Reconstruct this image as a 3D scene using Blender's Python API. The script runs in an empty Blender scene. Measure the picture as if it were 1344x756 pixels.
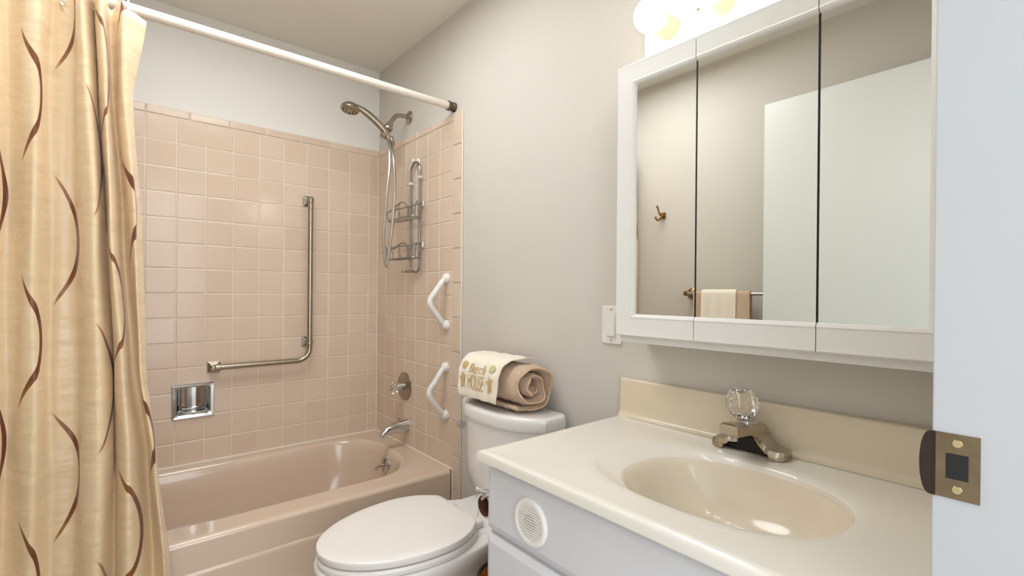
import bpy, bmesh, math, random
from mathutils import Vector, Matrix
random.seed(7)
PI = math.pi
scene = bpy.context.scene
COL = scene.collection

# ---------------------------------------------------------------- camera, world, lights, exposure
cam_d = bpy.data.cameras.new('camera')
cam_d.sensor_width = 36.0
cam_d.lens = 629.6 / 1344 * 36
cam_d.shift_y = 8.6 / 1344
cam_d.clip_start = 0.01
cam = bpy.data.objects.new('camera', cam_d)
COL.objects.link(cam)
YAW, PITCH, ROLL = 0.7000, -0.0024, 0.0086
fw = Vector((math.sin(YAW)*math.cos(PITCH), math.cos(YAW)*math.cos(PITCH), math.sin(PITCH)))
rt = Vector((math.cos(YAW), -math.sin(YAW), 0))
up = rt.cross(fw)
r2 = rt*math.cos(ROLL) + up*math.sin(ROLL)
u2 = -rt*math.sin(ROLL) + up*math.cos(ROLL)
M = Matrix((r2, u2, -fw)).transposed().to_4x4()
M.translation = Vector((-1.1505, -2.5329, 1.1394))
cam.matrix_world = M
scene.camera = cam

world = bpy.data.worlds.new('world')
scene.world = world
world.use_nodes = True
bg = world.node_tree.nodes['Background']
bg.inputs[0].default_value = (0.92, 0.965, 1.0, 1)
bg.inputs[1].default_value = 1.0

def area(name, loc, target, size, power, color):
    d = bpy.data.lights.new(name, 'AREA')
    d.shape = 'DISK'
    d.size = size
    d.energy = power
    d.color = color
    o = bpy.data.objects.new(name, d)
    COL.objects.link(o)
    o.location = loc
    o.rotation_euler = (Vector(target) - Vector(loc)).to_track_quat('-Z', 'Y').to_euler()
    return o
area('ceiling_lamp_light', (-0.84, -1.08, 2.34), (-0.84, -1.08, 0), 0.95, 12, (0.94, 0.975, 1.0))
area('hall_fill_light', (-1.1, -3.6, 1.45), (-0.8, -0.6, 1.15), 2.2, 21, (0.92, 0.965, 1.0))  # added fill from the unseen hall behind the camera, no fixture modelled
BULB_EMIT = 9
vs = scene.view_settings
vs.view_transform = 'Standard'
vs.look = 'None'
vs.gamma = 1
vs.exposure = 0.45
vs.use_curve_mapping = False

# ---------------------------------------------------------------- material helpers
def lin(c):
    out = []
    for v in c:
        v /= 255.0
        out.append(v/12.92 if v <= 0.04045 else ((v+0.055)/1.055)**2.4)
    return (*out, 1)

def nmat(name):
    m = bpy.data.materials.new(name)
    m.use_nodes = True
    return m, m.node_tree, m.node_tree.nodes['Principled BSDF']

def mat(name, rgb, rough=0.5, metal=0.0, noise=0.0, nscale=30, bump=0.0, bscale=200, coat=0.0, spec=0.5, sheen=0.0, bdist=0.002):
    m, nt, b = nmat(name)
    N, L = nt.nodes, nt.links
    c = lin(rgb)
    b.inputs['Base Color'].default_value = c
    b.inputs['Roughness'].default_value = rough
    b.inputs['Metallic'].default_value = metal
    b.inputs['Coat Weight'].default_value = coat
    b.inputs['Coat Roughness'].default_value = 0.08
    b.inputs['Specular IOR Level'].default_value = spec
    b.inputs['Sheen Weight'].default_value = sheen
    tc = N.new('ShaderNodeTexCoord')
    if noise:
        t = N.new('ShaderNodeTexNoise'); t.inputs['Scale'].default_value = nscale; t.inputs['Detail'].default_value = 4
        L.new(tc.outputs['Object'], t.inputs['Vector'])
        mx = N.new('ShaderNodeMix'); mx.data_type = 'RGBA'
        mx.inputs['A'].default_value = tuple(max(0, v*(1-noise)) for v in c[:3]) + (1,)
        mx.inputs['B'].default_value = tuple(min(1, v*(1+noise)) for v in c[:3]) + (1,)
        L.new(t.outputs['Fac'], mx.inputs['Factor'])
        L.new(mx.outputs['Result'], b.inputs['Base Color'])
    if bump:
        t2 = N.new('ShaderNodeTexNoise'); t2.inputs['Scale'].default_value = bscale; t2.inputs['Detail'].default_value = 3
        L.new(tc.outputs['Object'], t2.inputs['Vector'])
        bp = N.new('ShaderNodeBump'); bp.inputs['Strength'].default_value = bump; bp.inputs['Distance'].default_value = bdist
        L.new(t2.outputs['Fac'], bp.inputs['Height'])
        L.new(bp.outputs['Normal'], b.inputs['Normal'])
    return m

MT = {}
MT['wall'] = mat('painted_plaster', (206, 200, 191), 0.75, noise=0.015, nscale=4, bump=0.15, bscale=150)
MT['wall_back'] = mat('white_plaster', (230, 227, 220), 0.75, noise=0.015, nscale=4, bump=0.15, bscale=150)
MT['ceiling'] = mat('ceiling_paint', (232, 227, 217), 0.9, noise=0.03, nscale=3, bump=0.2, bscale=90)
MT['floor'] = mat('vinyl_floor', (170, 160, 148), 0.45, noise=0.08, nscale=14)
MT['grout'] = mat('grout', (230, 217, 200), 0.8, noise=0.04, nscale=80)
MT['tub'] = mat('pink_beige_enamel', (215, 193, 172), 0.14, noise=0.02, nscale=3, coat=0.6)
MT['porcelain'] = mat('white_porcelain', (233, 230, 227), 0.12, coat=0.5)
MT['seat'] = mat('white_seat_plastic', (232, 227, 222), 0.22, noise=0.01, nscale=10)
MT['counter'] = mat('cultured_marble', (229, 223, 212), 0.16, noise=0.02, nscale=5, coat=0.4)
MT['splash'] = mat('cream_marble', (219, 205, 180), 0.22, noise=0.03, nscale=7, coat=0.3)
MT['basin'] = mat('basin_marble', (222, 209, 188), 0.14, noise=0.02, nscale=5, coat=0.4)
MT['cabinet'] = mat('grey_white_paint', (214, 214, 217), 0.42, noise=0.03, nscale=12, bump=0.08, bscale=60)
MT['whitewood'] = mat('white_painted_wood', (226, 224, 219), 0.45, noise=0.02, nscale=25, bump=0.15, bscale=80)
MT['trim'] = mat('white_trim_paint', (188, 190, 191), 0.4, noise=0.02, nscale=10)
MT['door'] = mat('door_paint', (222, 224, 220), 0.3, noise=0.012, nscale=5)
MT['plastic'] = mat('white_plastic', (233, 229, 224), 0.35, noise=0.01, nscale=20)
MT['rod'] = mat('rod_enamel', (226, 216, 203), 0.3, noise=0.015, nscale=20)
MT['chrome'] = mat('chrome', (205, 205, 205), 0.12, 1.0, noise=0.02, nscale=30)
MT['nickel'] = mat('brushed_nickel', (172, 163, 148), 0.27, 1.0, noise=0.06, nscale=50)
MT['steel'] = mat('dull_steel', (185, 180, 172), 0.3, 1.0, noise=0.06, nscale=60)
MT['wire'] = mat('grey_wire_steel', (160, 160, 158), 0.28, 1.0, noise=0.06, nscale=60)
MT['darkmetal'] = mat('dark_pewter', (110, 100, 90), 0.4, 1.0, noise=0.1, nscale=80)
MT['tarnished'] = mat('tarnished_chrome', (186, 174, 156), 0.17, 1.0, noise=0.12, nscale=35)
MT['brass'] = mat('brass', (226, 204, 156), 0.16, 1.0, noise=0.05, nscale=40)
MT['antique'] = mat('antique_brass', (150, 118, 76), 0.28, 1.0, noise=0.1, nscale=60)
MT['bronze'] = mat('tarnished_brass', (140, 122, 96), 0.3, 0.9, noise=0.3, nscale=50)
MT['bronze_dark'] = mat('dark_brown_edge', (46, 28, 18), 0.4, 0.3, noise=0.2, nscale=60)
MT['mirror'] = mat('mirror_silver', (236, 237, 232), 0.012, 1.0)
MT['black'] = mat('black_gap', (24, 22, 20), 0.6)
MT['caulk'] = mat('white_caulk', (236, 226, 212), 0.5, noise=0.03, nscale=60)
MT['paper'] = mat('tissue_paper', (238, 232, 224), 0.9, noise=0.02, nscale=90, bump=0.3, bscale=300)
MT['card'] = mat('brown_cardboard', (104, 62, 44), 0.8, noise=0.1, nscale=60)
MT['amber'] = mat('amber_wicker', (186, 120, 52), 0.5, noise=0.2, nscale=60, bump=0.5, bscale=120)
MT['terry'] = mat('tan_terry', (224, 194, 164), 0.95, noise=0.16, nscale=240, bump=1.0, bscale=300, bdist=0.007, sheen=0.3, spec=0.15)
MT['terry2'] = mat('tan_terry_hem', (216, 184, 152), 0.95, noise=0.06, nscale=160, bump=0.8, bscale=500, spec=0.15)
MT['cream'] = mat('cream_cotton', (240, 229, 211), 0.9, noise=0.03, nscale=160, bump=0.6, bscale=400, sheen=0.2, spec=0.2)
MT['gold_thread'] = mat('gold_thread', (204, 174, 118), 0.6, noise=0.15, nscale=300, bump=0.6, bscale=600)
MT['sage_thread'] = mat('pale_green_thread', (206, 196, 146), 0.6, noise=0.12, nscale=300, bump=0.6, bscale=600)
MT['grey_gap'] = mat('dark_vent_interior', (96, 92, 90), 0.7)

def glass_mat():
    m, nt, b = nmat('clear_acrylic')
    b.inputs['Base Color'].default_value = (1, 0.985, 0.96, 1)
    b.inputs['Roughness'].default_value = 0.02
    b.inputs['IOR'].default_value = 1.45
    b.inputs['Transmission Weight'].default_value = 1.0
    t = nt.nodes.new('ShaderNodeTexNoise'); t.inputs['Scale'].default_value = 60
    bp = nt.nodes.new('ShaderNodeBump'); bp.inputs['Strength'].default_value = 0.05
    nt.links.new(t.outputs['Fac'], bp.inputs['Height']); nt.links.new(bp.outputs['Normal'], b.inputs['Normal'])
    return m
MT['acrylic'] = glass_mat()

def bulb_mat():
    m, nt, b = nmat('lit_bulb_glass')
    b.inputs['Base Color'].default_value = (1, 0.97, 0.92, 1)
    b.inputs['Emission Color'].default_value = (1.0, 0.95, 0.89, 1)
    b.inputs['Emission Strength'].default_value = BULB_EMIT
    return m
MT['bulb'] = bulb_mat()

def tile_mat():
    m, nt, b = nmat('beige_glazed_tile')
    N, L = nt.nodes, nt.links
    at = N.new('ShaderNodeAttribute'); at.attribute_name = 'tone'; at.attribute_type = 'GEOMETRY'
    rp = N.new('ShaderNodeValToRGB')
    rp.color_ramp.elements[0].color = lin((214, 192, 170)); rp.color_ramp.elements[0].position = 0.0
    rp.color_ramp.elements[1].color = lin((219, 198, 178)); rp.color_ramp.elements[1].position = 1.0
    L.new(at.outputs['Fac'], rp.inputs['Fac'])
    L.new(rp.outputs['Color'], b.inputs['Base Color'])
    b.inputs['Roughness'].default_value = 0.15
    b.inputs['Specular IOR Level'].default_value = 0.42
    tc = N.new('ShaderNodeTexCoord')
    t = N.new('ShaderNodeTexNoise'); t.inputs['Scale'].default_value = 22; t.inputs['Detail'].default_value = 2
    L.new(tc.outputs['Object'], t.inputs['Vector'])
    bp = N.new('ShaderNodeBump'); bp.inputs['Strength'].default_value = 0.12; bp.inputs['Distance'].default_value = 0.004
    L.new(t.outputs['Fac'], bp.inputs['Height']); L.new(bp.outputs['Normal'], b.inputs['Normal'])
    return m
MT['tile'] = tile_mat()

def curtain_mat():
    m, nt, b = nmat('gold_satin_embroidered')
    N, L = nt.nodes, nt.links
    def math_(op, a, bb=None, c=None):
        n = N.new('ShaderNodeMath'); n.operation = op
        for i, v in enumerate((a, bb, c)):
            if v is None: continue
            if isinstance(v, (int, float)): n.inputs[i].default_value = v
            else: L.new(v, n.inputs[i])
        return n.outputs[0]
    uv = N.new('ShaderNodeUVMap'); uv.uv_map = 'cloth'
    sx = N.new('ShaderNodeSeparateXYZ'); L.new(uv.outputs['UV'], sx.inputs[0])
    U, V = sx.outputs[0], sx.outputs[1]
    base = lin((222, 190, 142))
    # slub weave: stretched noise in cloth space
    mp = N.new('ShaderNodeMapping'); mp.inputs['Scale'].default_value = (14, 420, 1)
    L.new(uv.outputs['UV'], mp.inputs['Vector'])
    nz = N.new('ShaderNodeTexNoise'); nz.inputs['Scale'].default_value = 1; nz.inputs['Detail'].default_value = 5
    L.new(mp.outputs['Vector'], nz.inputs['Vector'])
    mx = N.new('ShaderNodeMix'); mx.data_type = 'RGBA'
    mx.inputs['A'].default_value = lin((224, 194, 150)); mx.inputs['B'].default_value = lin((242, 219, 184))
    L.new(nz.outputs['Fac'], mx.inputs['Factor'])
    color = mx.outputs['Result']
    height = nz.outputs['Fac']
    # wavy ribbons: two families with different phases
    def ribbon(color, u0, amp, lam, ph, wmax, ramp, pow_=1.0):
        a = math_('MULTIPLY_ADD', V, 2*PI/lam, ph)
        s = math_('SINE', a)
        cu = math_('MULTIPLY_ADD', s, -amp, u0)
        d = math_('ABSOLUTE', math_('SUBTRACT', U, cu))
        w = math_('POWER', math_('MAXIMUM', math_('ADD', s, 0.15), 0.0), 0.5)
        w2 = math_('MULTIPLY_ADD', w, wmax, 0.0010)
        on = math_('LESS_THAN', d, w2)
        rp = N.new('ShaderNodeValToRGB')
        els = rp.color_ramp.elements
        els[0].position = 0; els[0].color = lin(ramp[0])
        els[1].position = 1; els[1].color = lin(ramp[2])
        e = els.new(0.5); e.color = lin(ramp[1])
        L.new(w, rp.inputs['Fac'])
        mm = N.new('ShaderNodeMix'); mm.data_type = 'RGBA'
        L.new(on, mm.inputs['Factor']); L.new(color, mm.inputs['A']); L.new(rp.outputs['Color'], mm.inputs['B'])
        return mm.outputs['Result']
    br = ((226, 200, 156), (150, 98, 46), (104, 46, 20))
    gd = ((206, 172, 124), (172, 128, 76), (140, 90, 46))
    cr = ((236, 216, 178), (240, 222, 188), (232, 208, 166))
    for u0, ph in ((0.085, 0.3), (0.20, 2.9), (0.30, 5.2), (0.42, 1.3), (0.54, 3.9), (0.66, 0.2), (0.78, 2.6), (0.90, 5.0)):
        color = ribbon(color, u0+0.045, 0.045, 0.62, ph+2.1, 0.0005, cr)
        color = ribbon(color, u0, 0.055, 0.62, ph, 0.0062, br)
    L.new(color, b.inputs['Base Color'])
    b.inputs['Roughness'].default_value = 0.31
    b.inputs['Specular IOR Level'].default_value = 0.55
    b.inputs['Sheen Weight'].default_value = 0.15
    bp = N.new('ShaderNodeBump'); bp.inputs['Strength'].default_value = 0.25; bp.inputs['Distance'].default_value = 0.002
    L.new(height, bp.inputs['Height'])
    wr = N.new('ShaderNodeTexNoise'); wr.inputs['Scale'].default_value = 1; wr.inputs['Detail'].default_value = 2
    mp2 = N.new('ShaderNodeMapping'); mp2.inputs['Scale'].default_value = (8, 19, 1)
    L.new(uv.outputs['UV'], mp2.inputs['Vector']); L.new(mp2.outputs['Vector'], wr.inputs['Vector'])
    bp2 = N.new('ShaderNodeBump'); bp2.inputs['Strength'].default_value = 0.6; bp2.inputs['Distance'].default_value = 0.012
    L.new(wr.outputs['Fac'], bp2.inputs['Height']); L.new(bp.outputs['Normal'], bp2.inputs['Normal'])
    L.new(bp2.outputs['Normal'], b.inputs['Normal'])
    return m
MT['curtain'] = curtain_mat()

# ---------------------------------------------------------------- object helpers
def new_obj(name, bm, material, parent=None, origin=(0, 0, 0), smooth=35):
    """bm is in world coordinates; the object's frame sits at origin (or at its parent thing's)."""
    o3 = Vector(parent['_o']) if parent is not None else Vector(origin)
    bmesh.ops.translate(bm, verts=bm.verts, vec=-o3)
    bmesh.ops.recalc_face_normals(bm, faces=bm.faces)
    me = bpy.data.meshes.new(name)
    bm.to_mesh(me); bm.free()
    if smooth:
        for p in me.polygons: p.use_smooth = True
        me.set_sharp_from_angle(angle=math.radians(smooth))
    mats = material if isinstance(material, (list, tuple)) else [material]
    for k in mats: me.materials.append(MT[k])
    ob = bpy.data.objects.new(name, me)
    COL.objects.link(ob)
    if smooth and len(me.polygons) < 4000:
        w = ob.modifiers.new('weighted', 'WEIGHTED_NORMAL'); w.keep_sharp = True
    ob['_o'] = tuple(o3)
    if parent is not None: ob.parent = parent
    else: ob.location = o3
    return ob

def thing(name, label, cat, loc, group=None):
    e = bpy.data.objects.new(name, None)
    e.empty_display_size = 0.05
    COL.objects.link(e)
    e.location = loc
    e['_o'] = tuple(loc)
    e['label'] = label; e['category'] = cat
    if group: e['group'] = group
    return e

def tag(o, label, cat, group=None):
    o['label'] = label; o['category'] = cat
    if group: o['group'] = group
    return o

def struct(name, bm, material, parent=None, smooth=35):
    o = new_obj(name, bm, material, parent, smooth=smooth)
    if parent is None: o['kind'] = 'structure'
    return o

def box(bm, x0, x1, y0, y1, z0, z1, bev=0.0, seg=2):
    vsx = [bm.verts.new((x, y, z)) for x in (x0, x1) for y in (y0, y1) for z in (z0, z1)]
    idx = ((0, 1, 3, 2), (4, 6, 7, 5), (0, 4, 5, 1), (2, 3, 7, 6), (0, 2, 6, 4), (1, 5, 7, 3))
    fs = [bm.faces.new([vsx[i] for i in f]) for f in idx]
    if bev:
        es = list({e for f in fs for e in f.edges})
        bmesh.ops.bevel(bm, geom=es, offset=bev, segments=seg, profile=0.5, affect='EDGES')

def catmull(pts, n=8, closed=False):
    P = [Vector(p) for p in pts]
    out = []
    m = len(P)
    rng = m if closed else m-1
    for i in range(rng):
        if closed: p0, p1, p2, p3 = P[(i-1) % m], P[i], P[(i+1) % m], P[(i+2) % m]
        else: p0, p1, p2, p3 = P[max(i-1, 0)], P[i], P[i+1], P[min(i+2, m-1)]
        for k in range(n):
            t = k/n
            out.append(0.5*((2*p1)+(-p0+p2)*t+(2*p0-5*p1+4*p2-p3)*t*t+(-p0+3*p1-3*p2+p3)*t**3))
    if not closed: out.append(P[-1])
    return out

def tube(bm, pts, r, seg=10, closed=False, cap=True):
    P = [Vector(p) for p in pts]
    n = len(P)
    rad = r if isinstance(r, (list, tuple)) else [r]*n
    ref = None
    rings = []
    for i in range(n):
        if closed: t = P[(i+1) % n]-P[(i-1) % n]
        else: t = P[min(i+1, n-1)]-P[max(i-1, 0)]
        t.normalize()
        if ref is None:
            ref = Vector((0, 0, 1)) if abs(t.z) < 0.9 else Vector((1, 0, 0))
        a = (ref - t*ref.dot(t)).normalized()
        ref = a
        b = t.cross(a)
        rings.append([bm.verts.new(P[i]+(a*math.cos(2*PI*k/seg)+b*math.sin(2*PI*k/seg))*rad[i]) for k in range(seg)])
    for i in range(n if closed else n-1):
        A, B = rings[i], rings[(i+1) % n]
        for k in range(seg):
            bm.faces.new((A[k], A[(k+1) % seg], B[(k+1) % seg], B[k]))
    if cap and not closed:
        bm.faces.new(rings[0]); bm.faces.new(rings[-1])

def lathe(bm, o, d, prof, seg=24, sx=1.0, flute=0.0):
    """prof: list of (axial distance, radius) along d from o."""
    o = Vector(o); d = Vector(d).normalized()
    ref = Vector((0, 0, 1)) if abs(d.z) < 0.9 else Vector((1, 0, 0))
    a = (ref-d*ref.dot(d)).normalized(); b = d.cross(a)
    rings = []
    for h, r in prof:
        if r <= 1e-6: rings.append([bm.verts.new(o+d*h)])
        else: rings.append([bm.verts.new(o+d*h+(a*math.cos(2*PI*k/seg)+b*sx*math.sin(2*PI*k/seg))*r*(1-flute*(k % 2))) for k in range(seg)])
    for A, B in zip(rings, rings[1:]):
        for k in range(seg):
            k2 = (k+1) % seg
            if len(A) == 1 and len(B) == 1: continue
            if len(A) == 1: bm.faces.new((A[0], B[k], B[k2]))
            elif len(B) == 1: bm.faces.new((A[k], A[k2], B[0]))
            else: bm.faces.new((A[k], A[k2], B[k2], B[k]))
    if len(rings[0]) > 1: bm.faces.new(rings[0])
    if len(rings[-1]) > 1: bm.faces.new(rings[-1])

def loft(bm, rings, cap0=True, cap1=True):
    V = [[bm.verts.new(p) for p in r] for r in rings]
    n = len(V[0])
    fs = []
    for A, B in zip(V, V[1:]):
        for k in range(n):
            fs.append(bm.faces.new((A[k], A[(k+1) % n], B[(k+1) % n], B[k])))
    if cap0: bm.faces.new(V[0])
    if cap1: bm.faces.new(V[-1])
    return V

def rrect(x0, x1, y0, y1, z, rx, ry=None, n=9):
    """rounded rectangle ring; rx/ry: single radius or 4 (x1y1, x0y1, x0y0, x1y0)."""
    RX = rx if isinstance(rx, (list, tuple)) else [rx]*4
    RY = (ry if isinstance(ry, (list, tuple)) else [ry]*4) if ry is not None else RX
    cs = ((x1, y1, -1, -1, 0), (x0, y1, 1, -1, 90), (x0, y0, 1, 1, 180), (x1, y0, -1, 1, 270))
    out = []
    for (cx, cy, sx, sy, a0), ax, ay in zip(cs, RX, RY):
        for k in range(n):
            a = math.radians(a0+90*k/(n-1))
            out.append(Vector((cx+sx*ax+ax*math.cos(a), cy+sy*ay+ay*math.sin(a), z)))
    return out

def extrude_profile(bm, prof, fn, a, b):
    """closed 2-D profile swept between fn(p, a) and fn(p, b)."""
    A = [bm.verts.new(fn(p, a)) for p in prof]; B = [bm.verts.new(fn(p, b)) for p in prof]
    n = len(prof)
    for k in range(n): bm.faces.new((A[k], A[(k+1) % n], B[(k+1) % n], B[k]))
    bm.faces.new(A); bm.faces.new(B)

BM = bmesh.new

# ---------------------------------------------------------------- the room
XL, YF, ZC = -1.524, -2.44, 2.368
PX, PY = 0.008, 0.008           # plaster planes behind the tile faces
HX0, HX1, HZ0, HZ1 = -0.925, -0.793, 0.590, 0.716      # niche of the soap dish in the back wall
bm = BM(); box(bm, XL-0.1, 0.12, YF-1.2, 0.12, -0.08, 0)
struct('floor', bm, 'floor', smooth=0)
bm = BM(); box(bm, XL-0.1, 0.12, YF-0.12, 0.12, ZC, ZC+0.08)
struct('ceiling', bm, 'ceiling', smooth=0)
bm = BM()
for x0, x1, z0, z1 in ((XL-0.1, HX0, 0, ZC), (HX1, 0.12, 0, ZC), (HX0, HX1, 0, HZ0), (HX0, HX1, HZ1, ZC)):
    box(bm, x0, x1, PY, 0.12, z0, z1)
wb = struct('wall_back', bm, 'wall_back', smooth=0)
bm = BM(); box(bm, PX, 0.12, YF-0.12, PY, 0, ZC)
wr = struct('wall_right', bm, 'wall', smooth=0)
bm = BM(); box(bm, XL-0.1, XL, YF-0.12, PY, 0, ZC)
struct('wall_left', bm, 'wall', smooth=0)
DX0, DX1, DZ = -1.43, -0.514, 2.04
bm = BM()
box(bm, XL, DX0, YF-0.12, YF, 0, ZC); box(bm, DX1, PX, YF-0.12, YF, 0, ZC); box(bm, DX0, DX1, YF-0.12, YF, DZ, ZC)
struct('wall_front', bm, 'wall', smooth=0)
# door jamb lining (right side seen edge-on) with its strike plate
bm = BM()
box(bm, -0.532, -0.514, YF-0.124, YF+0.0004, 0, DZ, 0.0015)
box(bm, DX0, DX0+0.006, YF-0.124, YF+0.002, 0, DZ, 0.002)
box(bm, DX0+0.006, -0.532, YF-0.124, YF+0.0004, DZ-0.018, DZ, 0.0015)
jamb = struct('trim_1', bm, 'trim')

# ---------------------------------------------------------------- tile work
TP = 0.1088
FZ = 1.78
def tiles(bm, rects, place, th=0.007, g=0.0017, hole=None):
    """rects in wall coordinates (s, z); place(s, z, d) -> world, d = distance in front of the grout."""
    lay = bm.faces.layers.float.get('tone') or bm.faces.layers.float.new('tone')
    for (s0, s1, z0, z1) in rects:
        pcs = [(s0+g, s1-g, z0+g, z1-g)]
        if hole:
            h0, h1, k0, k1 = hole
            q = []
            for a, b, c, d in pcs:
                if b <= h0 or a >= h1 or d <= k0 or c >= k1: q.append((a, b, c, d)); continue
                if a < h0: q.append((a, h0, c, d))
                if b > h1: q.append((h1, b, c, d))
                m0, m1 = max(a, h0), min(b, h1)
                if c < k0: q.append((m0, m1, c, k0))
                if d > k1: q.append((m0, m1, k1, d))
            pcs = q
        tone = random.random()
        for a, b, c, d in pcs:
            if b-a < 0.003 or d-c < 0.003: continue
            e = 0.0035
            t1, t2 = random.uniform(-1, 1)*0.0004, random.uniform(-1, 1)*0.0004
            def P(s, z, dd):
                return place(s, z, dd + t1*(s-(a+b)/2)/0.05 + t2*(z-(c+d)/2)/0.05)
            rings = [[P(a, c, 0), P(b, c, 0), P(b, d, 0), P(a, d, 0)],
                     [P(a, c, th-0.0022), P(b, c, th-0.0022), P(b, d, th-0.0022), P(a, d, th-0.0022)],
                     [P(a+e*.35, c+e*.35, th-0.0007), P(b-e*.35, c+e*.35, th-0.0007), P(b-e*.35, d-e*.35, th-0.0007), P(a+e*.35, d-e*.35, th-0.0007)],
                     [P(a+e, c+e, th), P(b-e, c+e, th), P(b-e, d-e, th), P(a+e, d-e, th)]]
            V = [[bm.verts.new(p) for p in r] for r in rings]
            fs = []
            for A, B in zip(V, V[1:]):
                for k in range(4): fs.append(bm.faces.new((A[k], A[(k+1) % 4], B[(k+1) % 4], B[k])))
            fs.append(bm.faces.new(V[-1]))
            for f in fs: f[lay] = tone

half = 0.055
xs = [0, -half]
while xs[-1] > XL: xs.append(xs[-1]-TP)
xs[-1] = max(xs[-1], XL)
rows = [FZ+TP-k*TP for k in range(15)]          # row lines, top one under the cap trim
ztop = 1.925
back_place = lambda s, z, d: Vector((s, 0.007-d, z))
bm = BM()
R = []
for a, b in zip(xs, xs[1:]):
    for c, d in zip(rows, rows[1:]): R.append((b, a, d, c))
tiles(bm, R, back_place, hole=(HX0, HX1, HZ0, HZ1))
s = -0.112
R = [(-0.112, 0, rows[0], ztop)]
while s > XL+0.02:
    R.append((max(s-0.1535, XL), s, rows[0], ztop)); s -= 0.1535
tiles(bm, R, back_place, th=0.0095)
o = struct('tile_field', bm, 'tile', wb, smooth=0)
bm = BM()
for x0, x1, z0, z1 in ((XL, HX0, 0.34, ztop-.002), (HX1, 0.006, 0.34, ztop-.002), (HX0, HX1, 0.34, HZ0), (HX0, HX1, HZ1, ztop-.002)):
    box(bm, x0, x1, 0.0022, PY+0.002, z0, z1)
struct('grout_bed', bm, 'grout', wb, smooth=0)

right_place = lambda s, z, d: Vector((0.007-d, s, z))
bm = BM()
R = []
ys = [0]+[-(0.1+TP*k) for k in range(0, 7)]
ys = [0] + [-TP*k for k in range(1, 8)]
for a, b in zip(ys, ys[1:]):
    for c, d in zip(rows, rows[1:]): R.append((b, a, d, c))
tiles(bm, R, right_place)
s = 0; first = True
R = []
while s > ys[-1]+0.005:
    w = 0.135 if first else 0.1535
    first = False
    R.append((max(s-w, ys[-1]), s, rows[0], ztop)); s -= w
tiles(bm, R, right_place, th=0.0095)
YE = -0.826
z = 1.286+0.1535*4+0.03
R = []
while z > 0.0:
    R.append((YE, ys[-1], max(z-0.1495, 0), min(z, ztop))); z -= 0.1495
tiles(bm, R, right_place, th=0.0095)
struct('tile_field', bm, 'tile', wr, smooth=0)
bm = BM()
box(bm, 0.0022, PX+0.002, YE+0.002, 0.006, 0.34, ztop-0.002)
box(bm, 0.0022, PX+0.002, YE+0.002, -0.755, 0, 0.34)
struct('grout_bed', bm, 'grout', wr, smooth=0)
bm = BM()
tube(bm, [(-0.0005, 0.0005, 0.372), (-0.0005, 0.0005, ztop-0.003)], 0.0028, 8)
tube(bm, [(0.004, YE-0.0015, 0.0), (0.004, YE-0.0015, ztop-0.003)], 0.003, 8)
struct('corner_caulk', bm, 'caulk', wr)

# ---------------------------------------------------------------- bathtub
tub = thing('bathtub', 'pinkish beige bathtub along the tiled back wall', 'bathtub', (-0.762, -0.39, 0))
X0, X1, Y0, Y1 = XL+0.003, -0.0045, -0.778, -0.0045
bm = BM()
rings = []
for z, ins in ((0.0, 0.0), (0.30, 0.0), (0.356, 0.0), (0.3595, 0.0006), (0.365, 0.003), (0.3690, 0.007), (0.3705, 0.0125), (0.3712, 0.020), (0.3713, 0.024)):
    rings.append(rrect(X0, X1, Y0+ins, Y1, z, 0.012))
ox0, ox1, oy0, oy1 = -1.45, -0.082, -0.664, -0.046
for z, q, fx in ((0.3712, -0.004, 0), (0.3705, 0.0, 0), (0.367, 0.006, 0.001), (0.357, 0.014, 0.004), (0.33, 0.022, 0.01), (0.24, 0.036, 0.03), (0.15, 0.055, 0.05), (0.10, 0.085, 0.07), (0.082, 0.13, 0.10)):
    rings.append(rrect(ox0+q+fx*2.0, ox1-q, oy0+q, oy1-q, z, [0.19, 0.22, 0.22, 0.20], [0.22, 0.22, 0.22, 0.26]))
rings.append(rrect(ox0+0.5, ox1-0.32, oy0+0.2, oy1-0.2, 0.076, [0.05]*4))
loft(bm, rings, True, True)
tb = new_obj('tub_shell', bm, 'tub', tub, smooth=50)
# shallow raised panel on the apron
bm = BM()
pts = []
for ins, yy in ((0.0, -0.7775), (0.004, -0.7815), (0.014, -0.784)):
    r = rrect(-1.47+ins, -0.06-ins, 0.03+ins, 0.272-ins, 0, [0.05-ins*.5]*4)
    pts.append([Vector((p.x, yy, p.y)) for p in r])
loft(bm, pts, True, True)
new_obj('apron_panel', bm, 'tub', tub)
bm = BM()
tube(bm, [(X0, -0.002, 0.3735), (X1, -0.002, 0.3735)], 0.0042, 8)
tube(bm, [(-0.003, -0.004, 0.3735), (-0.003, -0.776, 0.3735)], 0.0042, 8)
tube(bm, [(-0.003, -0.780, 0.372), (-0.003, -0.780, 0.0)], 0.0040, 8)
new_obj('caulk_bead', bm, 'caulk', tub)
# overflow plate with trip lever, on the right end wall of the basin
bm = BM()
oc = Vector((-0.106, -0.352, 0.300)); od = Vector((-1, 0, 0.14)).normalized()
lathe(bm, oc, od, ((0, 0.045), (0.004, 0.046), (0.010, 0.041), (0.014, 0.02), (0.015, 0)), 28)
ovp = new_obj('overflow_plate', bm, 'chrome', tub)
bm = BM()
box(bm, -0.126, -0.116, -0.357, -0.347, 0.27, 0.33, 0.002)
tube(bm, [(-0.122, -0.352, 0.30), (-0.145, -0.356, 0.302), (-0.170, -0.364, 0.292)], [0.007, 0.006, 0.008], 10)
new_obj('trip_lever', bm, 'chrome', ovp)

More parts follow.
